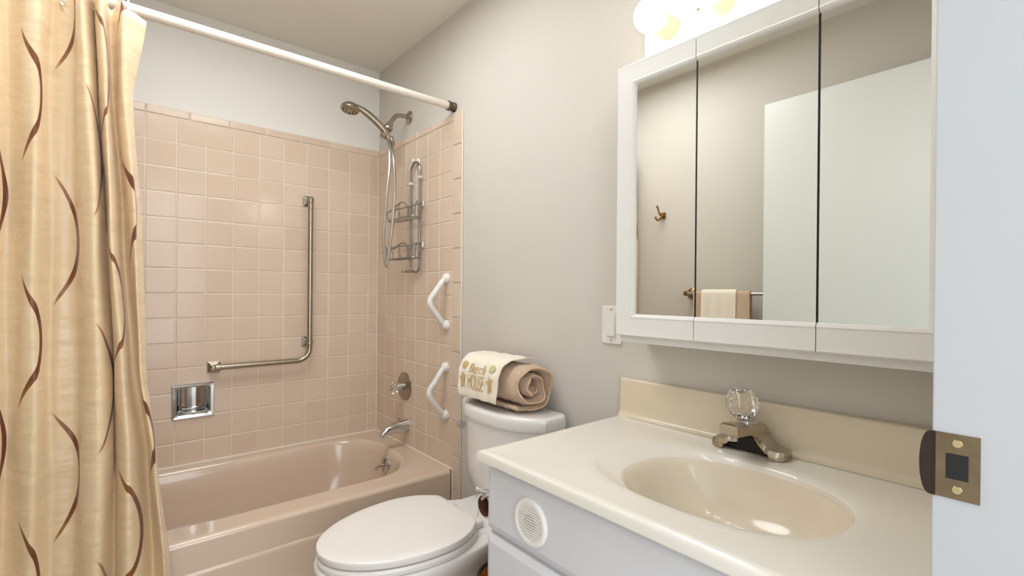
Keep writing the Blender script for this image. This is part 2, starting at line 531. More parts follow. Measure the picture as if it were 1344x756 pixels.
# ---------------------------------------------------------------- tub filler, valve, shower
sp = thing('tub_spout', 'chrome tub spout low on the right tiled wall above the tub rim', 'spout', (0, -0.362, 0.472))
bm = BM()
path = [(-0.0005, -0.362, 0.474), (-0.03, -0.362, 0.475), (-0.07, -0.362, 0.474), (-0.105, -0.362, 0.468), (-0.130, -0.362, 0.455), (-0.138, -0.362, 0.438)]
prof = []
sec = [(0.028, 0.032), (0.027, 0.030), (0.024, 0.025), (0.021, 0.020), (0.018, 0.015), (0.016, 0.012)]
V = []
for i, p in enumerate(path):
    p = Vector(p); a = Vector(path[max(i-1, 0)]); c = Vector(path[min(i+1, 5)])
    t = (c-a).normalized(); side = Vector((0, 1, 0)); nrm = t.cross(side)
    V.append([p+side*math.copysign(abs(math.cos(2*PI*k/20))**0.7, math.cos(2*PI*k/20))*sec[i][0]+nrm*math.copysign(abs(math.sin(2*PI*k/20))**0.7, math.sin(2*PI*k/20))*sec[i][1] for k in range(20)])
loft(bm, V)
new_obj('spout_body', bm, 'chrome', sp, smooth=50)
bm = BM(); lathe(bm, (-0.045, -0.362, 0.498), (0, 0, 1), ((0, 0.004), (0.012, 0.004), (0.013, 0.008), (0.02, 0.008), (0.022, 0.0)), 14)
new_obj('diverter_knob', bm, 'chrome', sp)

vl = thing('shower_valve', 'round brass-toned valve plate with clear handle on right tiled wall', 'valve', (0, -0.333, 0.667))
bm = BM(); lathe(bm, (0.0005, -0.333, 0.667), (-1, 0, 0), ((0, 0.070), (0.005, 0.070), (0.010, 0.064), (0.013, 0.03), (0.014, 0.0)), 40)
new_obj('escutcheon', bm, 'nickel', vl)
bm = BM(); lathe(bm, (-0.012, -0.333, 0.667), (-1, 0, 0), ((0, 0.020), (0.03, 0.018), (0.034, 0.015), (0.04, 0.0)), 20)
new_obj('valve_stem', bm, 'chrome', vl)
bm = BM(); lathe(bm, (-0.044, -0.333, 0.667), (-1, 0, 0), ((0, 0.018), (0.006, 0.028), (0.018, 0.033), (0.030, 0.028), (0.036, 0.016), (0.037, 0)), 16, flute=0.09)
kn = new_obj('clear_handle', bm, 'acrylic', vl, smooth=15)
bm = BM(); lathe(bm, (-0.0815, -0.333, 0.667), (-1, 0, 0), ((0, 0.012), (0.002, 0.012), (0.0025, 0.0)), 16)
new_obj('handle_cap', bm, 'chrome', kn)

sh = thing('shower_head_set', 'nickel hand shower on a bent arm with looping hose on right wall', 'shower', (PX, -0.346, 2.02))
bm = BM(); lathe(bm, (PX, -0.346, 2.02), (-1, 0, 0), ((0, 0.033), (0.004, 0.033), (0.010, 0.026), (0.014, 0.014), (0.015, 0)), 28)
new_obj('wall_flange', bm, 'nickel', sh)
bm = BM()
arm = catmull([(PX-0.008, -0.346, 2.02), (-0.035, -0.346, 2.02), (-0.066, -0.348, 2.010), (-0.088, -0.35, 1.985), (-0.102, -0.352, 1.960)], 6)
tube(bm, arm, 0.0105, 14)
new_obj('shower_arm', bm, 'nickel', sh)
bm = BM()
d0 = Vector((-0.42, -0.05, -0.9)).normalized()
lathe(bm, Vector((-0.100, -0.352, 1.966)), d0, ((0, 0.013), (0.003, 0.016), (0.018, 0.016), (0.02, 0.021), (0.030, 0.024), (0.040, 0.021), (0.043, 0.015), (0.056, 0.015), (0.062, 0.018), (0.085, 0.018), (0.088, 0.011), (0.088, 0)), 16)
new_obj('swivel_bracket', bm, 'nickel', sh)
bm = BM()
hd = catmull([(-0.112, -0.36, 1.884), (-0.128, -0.36, 1.912), (-0.162, -0.357, 1.945), (-0.205, -0.354, 1.975), (-0.245, -0.351, 1.996), (-0.275, -0.35, 2.004)], 5)
rr = [0.0112+0.006*math.sin(PI*i/(len(hd)-1))**1.2 for i in range(len(hd))]
tube(bm, hd, rr, 14)
handle = new_obj('shower_handle', bm, 'nickel', sh, smooth=60)
bm = BM()
hc = Vector((-0.296, -0.35, 2.012)); hdir = Vector((-0.18, -0.10, -1)).normalized()
lathe(bm, hc, hdir, ((0, 0.0), (0.002, 0.016), (0.008, 0.030), (0.018, 0.039), (0.028, 0.042), (0.034, 0.042), (0.037, 0.039), (0.037, 0.0)), 32)
head = new_obj('spray_head', bm, 'nickel', sh, smooth=40)
bm = BM()
a = hdir.orthogonal().normalized(); b = hdir.cross(a)
for rr_, n in ((0.030, 12), (0.018, 7)):
    for k in range(n):
        q = hc+hdir*0.036+(a*math.cos(2*PI*k/n)+b*math.sin(2*PI*k/n))*rr_
        lathe(bm, q, hdir, ((0, 0.0032), (0.004, 0.0026), (0.004, 0)), 8)
new_obj('spray_nozzles', bm, 'darkmetal', head)
bm = BM()
h = catmull([(-0.113, -0.360, 1.886), (-0.128, -0.40, 1.83), (-0.136, -0.425, 1.744), (-0.150, -0.43, 1.62), (-0.159, -0.43, 1.509), (-0.167, -0.43, 1.401), (-0.161, -0.43, 1.31), (-0.151, -0.43, 1.262), (-0.143, -0.43, 1.30), (-0.134, -0.43, 1.38), (-0.125, -0.43, 1.45), (-0.116, -0.43, 1.56), (-0.112, -0.43, 1.66), (-0.112, -0.42, 1.77), (-0.106, -0.385, 1.845), (-0.092, -0.355, 1.874)], 10)
tube(bm, h, [0.0072+0.0004*(i % 2) for i in range(len(h))], 10)
new_obj('shower_hose', bm, 'steel', sh)
bm = BM()
lathe(bm, (-0.101, -0.354, 1.900), (0.45, 0.05, -1), ((0, 0.008), (0.004, 0.013), (0.03, 0.012), (0.045, 0.009), (0.05, 0.0)), 12)
new_obj('hose_nut', bm, 'nickel', sh)

# ---------------------------------------------------------------- wire shower caddy
cd = thing('shower_caddy', 'two-tier wire shower caddy hanging on the right tiled wall', 'caddy', (-0.004, -0.452, 1.24))
bm = BM()
yl, yr, xw = -0.408, -0.496, -0.016
fr = catmull([(xw, yl, 1.262), (xw, yl, 1.40), (xw, yl, 1.60), (xw, yl, 1.715), (xw, yl-0.010, 1.75), (xw, (yl+yr)/2, 1.772), (xw, yr+0.010, 1.75), (xw, yr, 1.715), (xw, yr, 1.60), (xw, yr, 1.40), (xw, yr, 1.275), (xw, yr+0.012, 1.245), (xw, yr+0.03, 1.238), (xw, yl-0.02, 1.242)], 6)
tube(bm, fr, 0.0055, 10)
new_obj('frame_loop', bm, 'wire', cd)
def basket(z, dep):
    bm = BM()
    yc, w = -0.421, 0.158
    n = 60
    top, low = [], []
    for k in range(n):
        a = 2*PI*k/n
        sx_ = math.sin(a); cy_ = math.cos(a)
        x = xw-0.003-dep*0.5*(1-math.copysign(abs(sx_)**0.7, sx_))*1.0
        y = yc+w*math.copysign(abs(cy_)**0.6, cy_)
        wave = 0.016*math.sin(6*a) if sx_ < 0.55 else 0.018
        top.append((x, y, z+wave))
        low.append((xw-0.006-dep*0.42*(1-math.copysign(abs(sx_)**0.7, sx_)), yc+w*0.82*math.copysign(abs(cy_)**0.6, cy_), z-0.052))
    tube(bm, top, 0.0033, 8, closed=True)
    tube(bm, low, 0.0024, 8, closed=True)
    for k in range(2, n, 6):
        tube(bm, [top[k], low[k]], 0.0018, 6)
    for k in range(7):
        y = yc-w*0.7+w*1.4*k/6
        tube(bm, [(xw-0.006, y, z-0.052), (xw-0.006-dep*0.8, y, z-0.052)], 0.0018, 6)
    return bm
new_obj('wire_basket', basket(1.545, 0.088), 'wire', cd)
new_obj('wire_basket', basket(1.355, 0.084), 'wire', cd)
bm = BM()
for k in range(4): tube(bm, [(xw-0.004-0.012*k, yl+0.01, 1.246), (xw-0.006-0.012*k, yl-0.005, 1.236), (xw-0.004-0.012*k, yl-0.03, 1.240), (xw-0.004-0.012*k, yl-0.04, 1.252)], 0.003, 6)
new_obj('soap_rest', bm, 'steel', cd)
for yy, zz in ((yl, 1.672), (yr, 1.690)):
    bm = BM(); box(bm, -0.024, -0.0085, yy-0.010, yy+0.010, zz-0.006, zz+0.006, 0.002)
    new_obj('plastic_clip', bm, 'plastic', cd)
bm = BM(); lathe(bm, (-0.0002, -0.452, 1.776), (-1, 0, 0), ((0, 0.016), (0.004, 0.014), (0.006, 0.006), (0.026, 0.006), (0.028, 0.010), (0.032, 0.008), (0.033, 0)), 18)
new_obj('wall_hook', bm, 'plastic', cd)

# ---------------------------------------------------------------- white bent grab handles
def grab(zt, zb, label):
    t = thing('bent_grab_handle', label, 'grab handle', (0, -0.718, zb), 'white bent grab handles on the right tiled wall')
    y = -0.719
    zm = (zt+zb)/2
    bm = BM()
    p = catmull([(-0.010, y, zt), (-0.030, y, zt-0.022), (-0.060, y, zm+0.042), (-0.080, y, zm+0.018), (-0.086, y, zm), (-0.080, y, zm-0.020), (-0.060, y, zm-0.046), (-0.030, y, zb+0.022), (-0.010, y, zb)], 6)
    tube(bm, p, 0.0125, 16)
    new_obj('bent_bar', bm, 'plastic', t, smooth=60)
    bm = BM()
    for k in range(7):
        i = 8+int(k*1.7)
        q, q2 = p[i], p[i+1]
        d = (q2-q).normalized()
        lathe(bm, q, d, ((0, 0.0126), (0.001, 0.0142), (0.0032, 0.0142), (0.0042, 0.0126)), 16)
    new_obj('grip_ribs', bm, 'plastic', t)
    for z in (zt, zb):
        bm = BM(); lathe(bm, (0.0003, y, z), (-1, 0, 0), ((0, 0.023), (0.006, 0.023), (0.014, 0.020), (0.022, 0.012), (0.024, 0)), 22)
        new_obj('mounting_cap', bm, 'plastic', t, smooth=50)
grab(1.204, 0.996, 'upper of two white bent grab handles, below the wire caddy')
grab(0.810, 0.598, 'lower of two white bent grab handles, beside the toilet tank')

# ---------------------------------------------------------------- L-shaped grab bar on the back wall
lb = thing('grab_bar', 'brushed steel L-shaped grab bar on the back tile wall', 'grab bar', (-0.38, 0, 0.86))
bm = BM()
yb = -0.048
pts = [(-0.378, yb, 1.598)]
pts += [(-0.378, yb, 1.20), (-0.378, yb, 0.862)]
cx, cz, cr = -0.438, 0.858, 0.060
for k in range(0, 9):
    a = -PI/2*k/8
    pts.append((cx+cr*math.cos(a), yb, cz+cr*math.sin(a)))
pts += [(-0.60, yb, 0.7975), (-0.772, yb, 0.7965)]
tube(bm, pts, 0.0128, 16)
new_obj('bar', bm, 'nickel', lb, smooth=60)
for x, z, horiz in ((-0.377, 1.597, 0), (-0.377, 0.888, 0), (-0.782, 0.795, 1)):
    bm = BM()
    r = []
    for h, s in ((0.0, 0.025), (0.006, 0.025), (0.008, 0.023), (0.009, 0.019), (0.013, 0.018), (0.015, 0.015), (0.016, 0.012), (0.030, 0.012)):
        r.append([Vector((p.x, 0.0002-h, p.y)) for p in rrect(x-s, x+s, z-s, z+s, 0, 0.003 if s > 0.014 else 0.006, n=4)])
    loft(bm, r)
    new_obj('mounting_flange', bm, 'nickel', lb)
    bm = BM()
    if horiz: lathe(bm, (x-0.004, yb, z+0.0015), (1, 0, 0), ((0, 0), (0.0, 0.012), (0.004, 0.0155), (0.022, 0.0155), (0.024, 0.0125)), 18); box(bm, x-0.010, x+0.012, yb+0.006, -0.020, z-0.010, z+0.011, 0.003)
    else: lathe(bm, (-0.378, yb, z-0.014), (0, 0, 1), ((0, 0.0125), (0.002, 0.0155), (0.022, 0.0155), (0.024, 0.0125)), 18); box(bm, -0.388, -0.368, yb+0.006, -0.020, z-0.011, z+0.011, 0.003)
    new_obj('bar_clamp', bm, 'nickel', lb)

# ---------------------------------------------------------------- recessed soap dish
sd = thing('soap_dish', 'recessed chrome soap dish set in the back tile wall', 'soap dish', (-0.859, 0, 0.577))
bm = BM()
r = []
def dring(ins, y, rad): return [Vector((p.x, y, p.y)) for p in rrect(-0.938+ins, -0.780-ins, 0.577+ins, 0.729-ins, 0, rad, n=6)]
for ins, y, rad in ((0.0, 0.0006, 0.003), (0.0, -0.006, 0.003), (0.003, -0.0095, 0.004), (0.015, -0.0085, 0.010), (0.0175, -0.006, 0.012), (0.0185, 0.004, 0.012)):
    r.append(dring(ins, y, rad))
loft(bm, r, False, False)
new_obj('dish_frame', bm, 'chrome', sd, smooth=40)
bm = BM()
G = []
for i in range(25):                              # hollow: half an upright cylinder closed top and bottom
    t = -1+2*i/24
    x = -0.859+0.0605*t; y = 0.003+0.040*math.sqrt(max(0, 1-t*t))
    G.append([bm.verts.new((x, y, z)) for z in (0.5955, 0.7105)])
for A, B in zip(G, G[1:]): bm.faces.new((A[0], B[0], B[1], A[1]))
bm.faces.new([g_[0] for g_ in G]); bm.faces.new([g_[1] for g_ in G])
new_obj('dish_hollow', bm, 'chrome', sd, smooth=40)
bm = BM()
tube(bm, catmull([(-0.915, 0.012, 0.606), (-0.912, -0.012, 0.603), (-0.885, -0.019, 0.602), (-0.833, -0.019, 0.602), (-0.806, -0.012, 0.603), (-0.803, 0.012, 0.606)], 5), 0.0045, 10)
box(bm, -0.866, -0.852, -0.021, 0.01, 0.598, 0.606, 0.002)
new_obj('dish_lip', bm, 'chrome', sd)

# ---------------------------------------------------------------- shower rod, curtain, hooks
rd = thing('shower_rod', 'white enamel shower curtain rod spanning above the tub', 'rod', (0, -0.757, 1.952))
bm = BM(); tube(bm, [(XL+0.002, -0.757, 1.952), (-0.022, -0.757, 1.952)], 0.0155, 20)
new_obj('rod_tube', bm, 'rod', rd)
for x, d in ((PX-0.0003, -1), (XL+0.0003, 1)):
    bm = BM(); lathe(bm, (x, -0.757, 1.952), (d, 0, 0), ((0, 0.020), (0.012, 0.020), (0.014, 0.018), (0.022, 0.018), (0.024, 0.0205), (0.036, 0.0205), (0.036, 0.016)), 24)
    new_obj('end_cup', bm, 'darkmetal', rd)

ZS = [1.905, 1.683, 1.315, 0.924, 0.663, 0.323, 0.06]
ST = [  # stations along the cloth from the free edge: x at each height, depth y
    ([-1.072, -1.098, -1.078, -1.067, -1.039, -1.008, -0.99], -0.800),
    ([-1.095, -1.108, -1.088, -1.073, -1.044, -1.016, -0.998], -0.822),
    ([-1.119, -1.119, -1.096, -1.079, -1.050, -1.024, -1.006], -0.842),
    ([-1.132, -1.129, -1.105, -1.083, -1.054, -1.030, -1.012], -0.826),
    ([-1.140, -1.138, -1.110, -1.086, -1.057, -1.036, -1.020], -0.792),
    ([-1.152, -1.146, -1.125, -1.100, -1.072, -1.051, -1.038], -0.790),
    ([-1.163, -1.152, -1.136, -1.112, -1.090, -1.076, -1.066], -0.832),
    ([-1.171, -1.161, -1.144, -1.122, -1.108, -1.100, -1.094], -0.852),
    ([-1.178, -1.169, -1.152, -1.132, -1.126, -1.126, -1.124], -0.830),
    ([-1.181, -1.172, -1.154, -1.136, -1.131, -1.134, -1.136], -0.795),
    ([-1.190, -1.181, -1.162, -1.146, -1.143, -1.146, -1.150], -0.815),
    ([-1.203, -1.194, -1.178, -1.164, -1.164, -1.168, -1.172], -0.852),
    ([-1.216, -1.210, -1.200, -1.194, -1.194, -1.194, -1.196], -0.838),
    ([-1.226, -1.222, -1.216, -1.212, -1.212, -1.212, -1.214], -0.800),
]
x = -1.226; k = 0
while x > -1.47:
    x -= 0.021; k += 1
    dep = (-0.846, -0.842, -0.800, -0.792)[(k+1) % 4] + random.uniform(-.006, .006)
    ST.append(([x+random.uniform(-.003, .003) for _ in range(7)], dep))
def interp_z(arr, z):
    for i in range(6):
        if z <= ZS[i] and z >= ZS[i+1]:
            t = (ZS[i]-z)/(ZS[i]-ZS[i+1]); t = t*t*(3-2*t)*0.5+t*0.5
            return arr[i]*(1-t)+arr[i+1]*t
    return arr[0] if z > ZS[0] else arr[-1]
cur = thing('shower_curtain', 'gold satin shower curtain with brown wavy stripes, gathered at left of tub', 'shower curtain', (-1.25, -0.82, 0.06))
bm = BM()
uvl = bm.loops.layers.uv.new('cloth')
NZ = 90
mid = catmull([(interp_z(s[0], 1.0), s[1], 0) for s in ST], 6)
U = [0]
for a, b in zip(mid, mid[1:]): U.append(U[-1]+(b-a).length)
VV = []
for j in range(NZ+1):
    fr_ = j/NZ
    pts = []
    for i, (xa, y) in enumerate(ST):
        ztop_ = 1.910 if i < 3 else 1.925+0.045*min(1, abs(y+0.79)/0.055)*(1 if i > 2 else 0.2)
        z = ztop_+(0.06-ztop_)*fr_
        f = (1.30+0.20*fr_) if i < 13 else 0.62
        yy = -0.798+(y+0.800)*f-0.014*math.sin(PI*fr_*0.5)
        yy -= 0.003*math.sin(9*z+i*1.3)
        pts.append((interp_z(xa, z)+0.0022*math.sin(7*z+2.1*i), yy, z))
    VV.append([bm.verts.new(p) for p in catmull(pts, 6)])
for j in range(NZ):
    for i in range(len(VV[0])-1):
        f = bm.faces.new((VV[j][i], VV[j][i+1], VV[j+1][i+1], VV[j+1][i]))
        for l, (ii, jj) in zip(f.loops, ((i, j), (i+1, j), (i+1, j+1), (i, j+1))):
            l[uvl].uv = (U[ii], VV[jj][ii].co.z)
cl = new_obj('cloth', bm, 'curtain', cur, smooth=180)
sm = cl.modifiers.new('thickness', 'SOLIDIFY'); sm.thickness = 0.0012
for i, xh in enumerate((-1.110, -1.185, -1.255, -1.33, -1.40)):
    hk = thing('curtain_hook', ('white curtain hook nearest the free edge of the gold curtain', 'second curtain hook from the free edge of the gold curtain', 'third curtain hook from the free edge of the gold curtain', 'fourth curtain hook from the free edge of the gold curtain', 'curtain hook nearest the left wall on the rod')[i], 'hook', (xh, -0.757, 1.92), 'curtain hooks on the shower rod')
    bm = BM()
    ring = [(xh, -0.757+0.022*math.cos(2*PI*k/20), 1.950+0.024*math.sin(2*PI*k/20)-0.004) for k in range(20)]
    tube(bm, ring, 0.0026, 8, closed=True)
    new_obj('hook_ring', bm, 'plastic', hk)
    bm = BM()
    tube(bm, catmull([(xh, -0.772, 1.930), (xh+0.004, -0.785, 1.915), (xh+0.006, -0.80, 1.895), (xh+0.012, -0.806, 1.884)], 4), 0.0028, 8)
    tube(bm, [(xh-0.016, -0.80, 1.9), (xh+0.018, -0.803, 1.9)], 0.0028, 8)
    new_obj('hook_pin', bm, 'plastic', hk)

# ---------------------------------------------------------------- toilet
YT = -1.25
to = thing('toilet', 'white two-piece toilet between the bathtub and the vanity', 'toilet', (-0.35, YT, 0))
def egg(z, tip, back, hw, xm=-0.445, cut=None, n=56, ex=2.0, backw=None):
    out = []
    for k in range(n):
        a = 2*PI*k/n
        c, s_ = math.cos(a), math.sin(a)
        c = math.copysign(abs(c)**(2/ex), c); s2 = math.copysign(abs(s_)**(2/ex), s_)
        xx = xm-(xm-tip)*(-c) if c < 0 else xm+(back-xm)*c
        yy = YT+hw*s2
        if cut is not None and xx > cut: xx = cut
        out.append(Vector((xx, yy, z)))
    return out
bm = BM()
rings = [egg(0.0, -0.56, -0.17, 0.115, -0.38, ex=2.6), egg(0.03, -0.56, -0.17, 0.113, -0.38, ex=2.6), egg(0.12, -0.55, -0.17, 0.100, -0.38, ex=2.4),
         egg(0.19, -0.56, -0.15, 0.100, -0.40, ex=2.3), egg(0.25, -0.60, -0.15, 0.112, -0.41, ex=2.2), egg(0.30, -0.655, -0.15, 0.132, -0.42, ex=2.1),
         egg(0.345, -0.702, -0.14, 0.160, -0.43, ex=2.1), egg(0.375, -0.724, -0.12, 0.179, -0.43, ex=2.15), egg(0.395, -0.730, -0.11, 0.185, -0.43, ex=2.15), egg(0.406, -0.729, -0.112, 0.184, -0.43, ex=2.15), egg(0.411, -0.722, -0.118, 0.178, -0.43, ex=2.15), egg(0.411, -0.64, -0.2, 0.10, -0.43)]
loft(bm, rings)
new_obj('bowl', bm, 'porcelain', to, smooth=60)
bm = BM()
rr_ = []
for z, i in ((0.30, 0.02), (0.36, 0.004), (0.40, 0.0), (0.4115, 0.003), (0.415, 0.012)):
    rr_.append(rrect(-0.315+i, -0.035, YT-0.125+i, YT+0.125-i, z, 0.03))
loft(bm, rr_)
new_obj('tank_deck', bm, 'porcelain', to, smooth=50)
bm = BM()
loft(bm, [egg(0.4125, -0.718, -0.25, 0.176, cut=-0.300), egg(0.4135, -0.724, -0.25, 0.182, cut=-0.296), egg(0.424, -0.726, -0.25, 0.184, cut=-0.294), egg(0.4305, -0.722, -0.25, 0.180, cut=-0.298), egg(0.432, -0.71, -0.25, 0.168, cut=-0.306)])
new_obj('seat', bm, 'seat', to, smooth=40)
bm = BM()
loft(bm, [egg(0.4345, -0.712, -0.258, 0.172, cut=-0.298), egg(0.4355, -0.722, -0.258, 0.180, cut=-0.292), egg(0.448, -0.727, -0.258, 0.184, cut=-0.288), egg(0.454, -0.725, -0.258, 0.182, cut=-0.289), egg(0.4575, -0.716, -0.258, 0.175, cut=-0.294), egg(0.4590, -0.69, -0.27, 0.155, cut=-0.31), egg(0.4595, -0.6, -0.33, 0.09, cut=-0.36)])
new_obj('seat_lid', bm, 'seat', to, smooth=40)
for y in (YT-0.075, YT+0.075):
    bm = BM(); box(bm, -0.297, -0.255, y-0.022, y+0.022, 0.414, 0.438, 0.007, 3)
    new_obj('hinge_cover', bm, 'seat', to)
for y in (YT-0.16, YT+0.16, ):
    bm = BM(); box(bm, -0.50, -0.46, y-0.008, y+0.008, 0.4315, 0.4352, 0.0008)
    new_obj('seat_bumper', bm, 'plastic', to)
def tankring(z, ins, front=-0.197, ws=0.222):
    out = []
    w = ws-ins
    xf0 = -0.118
    n = 26
    for k in range(n+1):                 # curved front, from +y side to -y side
        t = -1+2*k/n
        xx = xf0+ins*0.6+(front-xf0+ins*0.4)*(1-abs(t)**2.6)
        out.append(Vector((xx, YT-t*w, z)))
    out += [Vector((-0.10+ins*0.4, YT-w, z)), Vector((-0.06, YT-w, z)), Vector((-0.03, YT-w, z)), Vector((-0.018, YT-w+0.012, z)), Vector((-0.018, YT, z)), Vector((-0.018, YT+w-0.012, z)), Vector((-0.03, YT+w, z)), Vector((-0.06, YT+w, z)), Vector((-0.10+ins*0.4, YT+w, z))]
    return out
bm = BM()
loft(bm, [tankring(0.412, 0.085), tankring(0.420, 0.060), tankring(0.435, 0.042), tankring(0.46, 0.028), tankring(0.50, 0.020), tankring(0.60, 0.014), tankring(0.706, 0.010)])
tk = new_obj('tank', bm, 'porcelain', to, smooth=50)
bm = BM()
loft(bm, [tankring(0.704, 0.012), tankring(0.705, 0.002), tankring(0.715, -0.002), tankring(0.735, -0.002), tankring(0.745, 0.001), tankring(0.7495, 0.007), tankring(0.7505, 0.02)])
new_obj('tank_lid', bm, 'porcelain', to, smooth=40)
bm = BM()
lathe(bm, (-0.135, YT+0.203, 0.646), (0, 1, 0), ((0, 0.014), (0.010, 0.014), (0.016, 0.011), (0.028, 0.011), (0.030, 0.008), (0.031, 0)), 18)
tube(bm, [(-0.135, YT+0.226, 0.646), (-0.128, YT+0.229, 0.640), (-0.112, YT+0.230, 0.632)], [0.006, 0.006, 0.007], 10)
new_obj('flush_lever', bm, 'chrome', to)

# ---------------------------------------------------------------- rolled towel on the tank
tw = thing('rolled_towel', 'rolled tan terry bath towel on the toilet tank lid', 'towel', (-0.085, -1.21, 0.7505))
TC = Vector((-0.094, 0, 0.8345))
def spiral(theta):
    """outer centreline of the rolled cloth; theta falls from the outside inwards."""
    T = 2*PI*2.35
    f = theta/T
    r = 0.0745*(1-f)+0.016*f
    a = math.radians(-130)+theta
    sx_, sz_ = (1.06, 1.0)
    q = 1-0.28*(1-f)
    p = Vector((TC.x+math.copysign(abs(math.cos(a))**q, math.cos(a))*r*sx_, 0, TC.z+math.copysign(abs(math.sin(a))**q, math.sin(a))*r*sz_))
    return p
bm = BM()
n = 96
NY = 24
yA, yB = -1.092, -1.388
def wob(i, j, amp): return amp*(math.sin(i*0.9+j*1.7)+math.sin(i*0.37-j*2.3))*0.5
cen = [spiral(2*PI*2.35*i/n) for i in range(n+1)]
ribbon = []
for i in range(n+1):
    t = (cen[min(i+1, n)]-cen[max(i-1, 0)]).normalized()
    nm = Vector((t.z, 0, -t.x))
    if nm.dot(cen[i]-TC) < 0: nm = -nm
    ribbon.append((cen[i], nm))
th = 0.0098
loopn = 6
secs = []
for j in range(NY+1):
    y = yA+(yB-yA)*j/NY
    edge = min(1, min(j, NY-j)/2.0)
    hh = th*(0.45+0.55*edge**0.5)
    sh_ = 0.010*math.sin(j*0.55)*0
    outer, inner = [], []
    for i, (c, nm) in enumerate(ribbon):
        k = 0.55+0.45*min(1, min(i, n-i)/4)
        yo = y+(0.010*math.sin(i*0.21+1.0)+0.006*math.sin(i*0.6))*(1 if j in (0, NY) else 0.6)
        lift = wob(i, j, 0.0030)
        o_ = c+nm*(hh*k+lift); i_ = c-nm*(hh*k)
        o_.z = max(o_.z, 0.7515); i_.z = max(i_.z, 0.7512+0.0003)
        o_.x = min(o_.x, 0.004); i_.x = min(i_.x, 0.0035)
        outer.append(Vector((o_.x, yo, o_.z))); inner.append(Vector((i_.x, yo, i_.z)))
    secs.append(outer+inner[::-1])
loft(bm, secs)
new_obj('terry_roll', bm, 'terry', tw, smooth=70)
# stitched hem following the open end of the roll
bm = BM()
tube(bm, [Vector((c.x+nm.x*0.002, yB-0.004+(0.010*math.sin(i*0.21+1.0)+0.006*math.sin(i*0.6)), max(c.z+nm.z*0.002, 0.757))) for i, (c, nm) in enumerate(ribbon)][4:-2], 0.0042, 8)
new_obj('towel_hem', bm, 'terry2', tw)

# cream hand towel draped over the roll, embroidered
ct = thing('embroidered_hand_towel', 'cream hand towel with gold Beach House embroidery draped over the rolled towel', 'towel', (-0.12, -1.18, 0.78))
ARC0, ARC1 = math.radians(202), math.radians(68)      # front low edge ... over the top
def drape(s_, t, off=0.0):
    """s_: metres along the roll from the far end; t: 0 at the front hem, 1 past the top."""
    a = ARC0+(ARC1-ARC0)*t
    r = 0.0745+th+0.0055+off
    x = TC.x+math.copysign(abs(math.cos(a))**0.72, math.cos(a))*r*1.07
    z = TC.z+math.copysign(abs(math.sin(a))**0.72, math.sin(a))*r
    # the hem hangs a little straighter than the roll
    if t < 0.18: z -= (0.18-t)*0.05; x -= (0.18-t)*0.03
    return Vector((x, -1.100-s_*(0.975+0.03*t), z))
SW = 0.222
bm = BM()
NS, NT = 26, 34
g0, g1 = [], []
for i in range(NT+1):
    t = i/NT
    row0, row1 = [], []
    for j in range(NS+1):
        s_ = SW*j/NS*(1.0+0.10*t)+0.002
        w_ = 0.0012*math.sin(j*0.8+i*0.35)+0.0008*math.sin(i*0.9)
        row0.append(bm.verts.new(drape(s_, t, w_+0.0016))); row1.append(bm.verts.new(drape(s_, t, w_-0.0012)))
    g0.append(row0); g1.append(row1)
for G in (g0, g1):
    for i in range(NT):
        for j in range(NS): bm.faces.new((G[i][j], G[i][j+1], G[i+1][j+1], G[i+1][j]))
per = [(0, j) for j in range(NS)]+[(i, NS) for i in range(NT)]+[(NT, j) for j in range(NS, 0, -1)]+[(i, 0) for i in range(NT, 0, -1)]
for q in range(len(per)):
    a, b = per[q], per[(q+1) % len(per)]
    bm.faces.new((g0[a[0]][a[1]], g0[b[0]][b[1]], g1[b[0]][b[1]], g1[a[0]][a[1]]))
new_obj('hand_cloth', bm, 'cream', ct, smooth=60)
ARCLEN = abs(ARC1-ARC0)*0.085
def on_cloth(bm_src):
    """maps flat (x, y) metres -> cloth; x along the roll from the far end, y up from the hem."""
    for v in bm_src.verts:
        t = v.co.y/ARCLEN
        v.co = drape(v.co.x, t, 0.0031+v.co.z)
def text_bm(body, size, x, y, shear=0.0, sxs=1.0):
    c = bpy.data.curves.new('t', 'FONT'); c.body = body; c.size = size; c.shear = shear
    c.extrude = 0.0004; c.align_x = 'CENTER'; c.offset = 0.0
    o = bpy.data.objects.new('t', c)
    COL.objects.link(o)
    dg = bpy.context.evaluated_depsgraph_get(); dg.update()
    me = bpy.data.meshes.new_from_object(o.evaluated_get(dg))
    b = BM(); b.from_mesh(me)
    bpy.data.objects.remove(o); bpy.data.curves.remove(c); bpy.data.meshes.remove(me)
    for v in b.verts: v.co = Vector((v.co.x*sxs+x, v.co.y+y, v.co.z))
    return b
b = text_bm('Beach', 0.046, 0.108, 0.052, 0.30, 0.88); on_cloth(b)
new_obj('beach_lettering', b, 'gold_thread', ct, smooth=0)
b = text_bm('HOUSE', 0.037, 0.108, 0.0215, 0.0, 0.78); on_cloth(b)
new_obj('house_lettering', b, 'gold_thread', ct, smooth=0)
def star(cx_, cy_, r):
    b = BM(); V = []
    for zz in (0.0, 0.0008):
        V.append([b.verts.new((cx_+math.cos(PI/2+k*PI/5+0.2)*(r if k % 2 == 0 else r*0.45), cy_+math.sin(PI/2+k*PI/5+0.2)*(r if k % 2 == 0 else r*0.45), zz)) for k in range(10)])
    for k in range(10): b.faces.new((V[0][k], V[0][(k+1) % 10], V[1][(k+1) % 10], V[1][k]))
    ct_ = b.verts.new((cx_, cy_, 0.0016))
    for k in range(10): b.faces.new((V[1][k], V[1][(k+1) % 10], ct_))
    return b
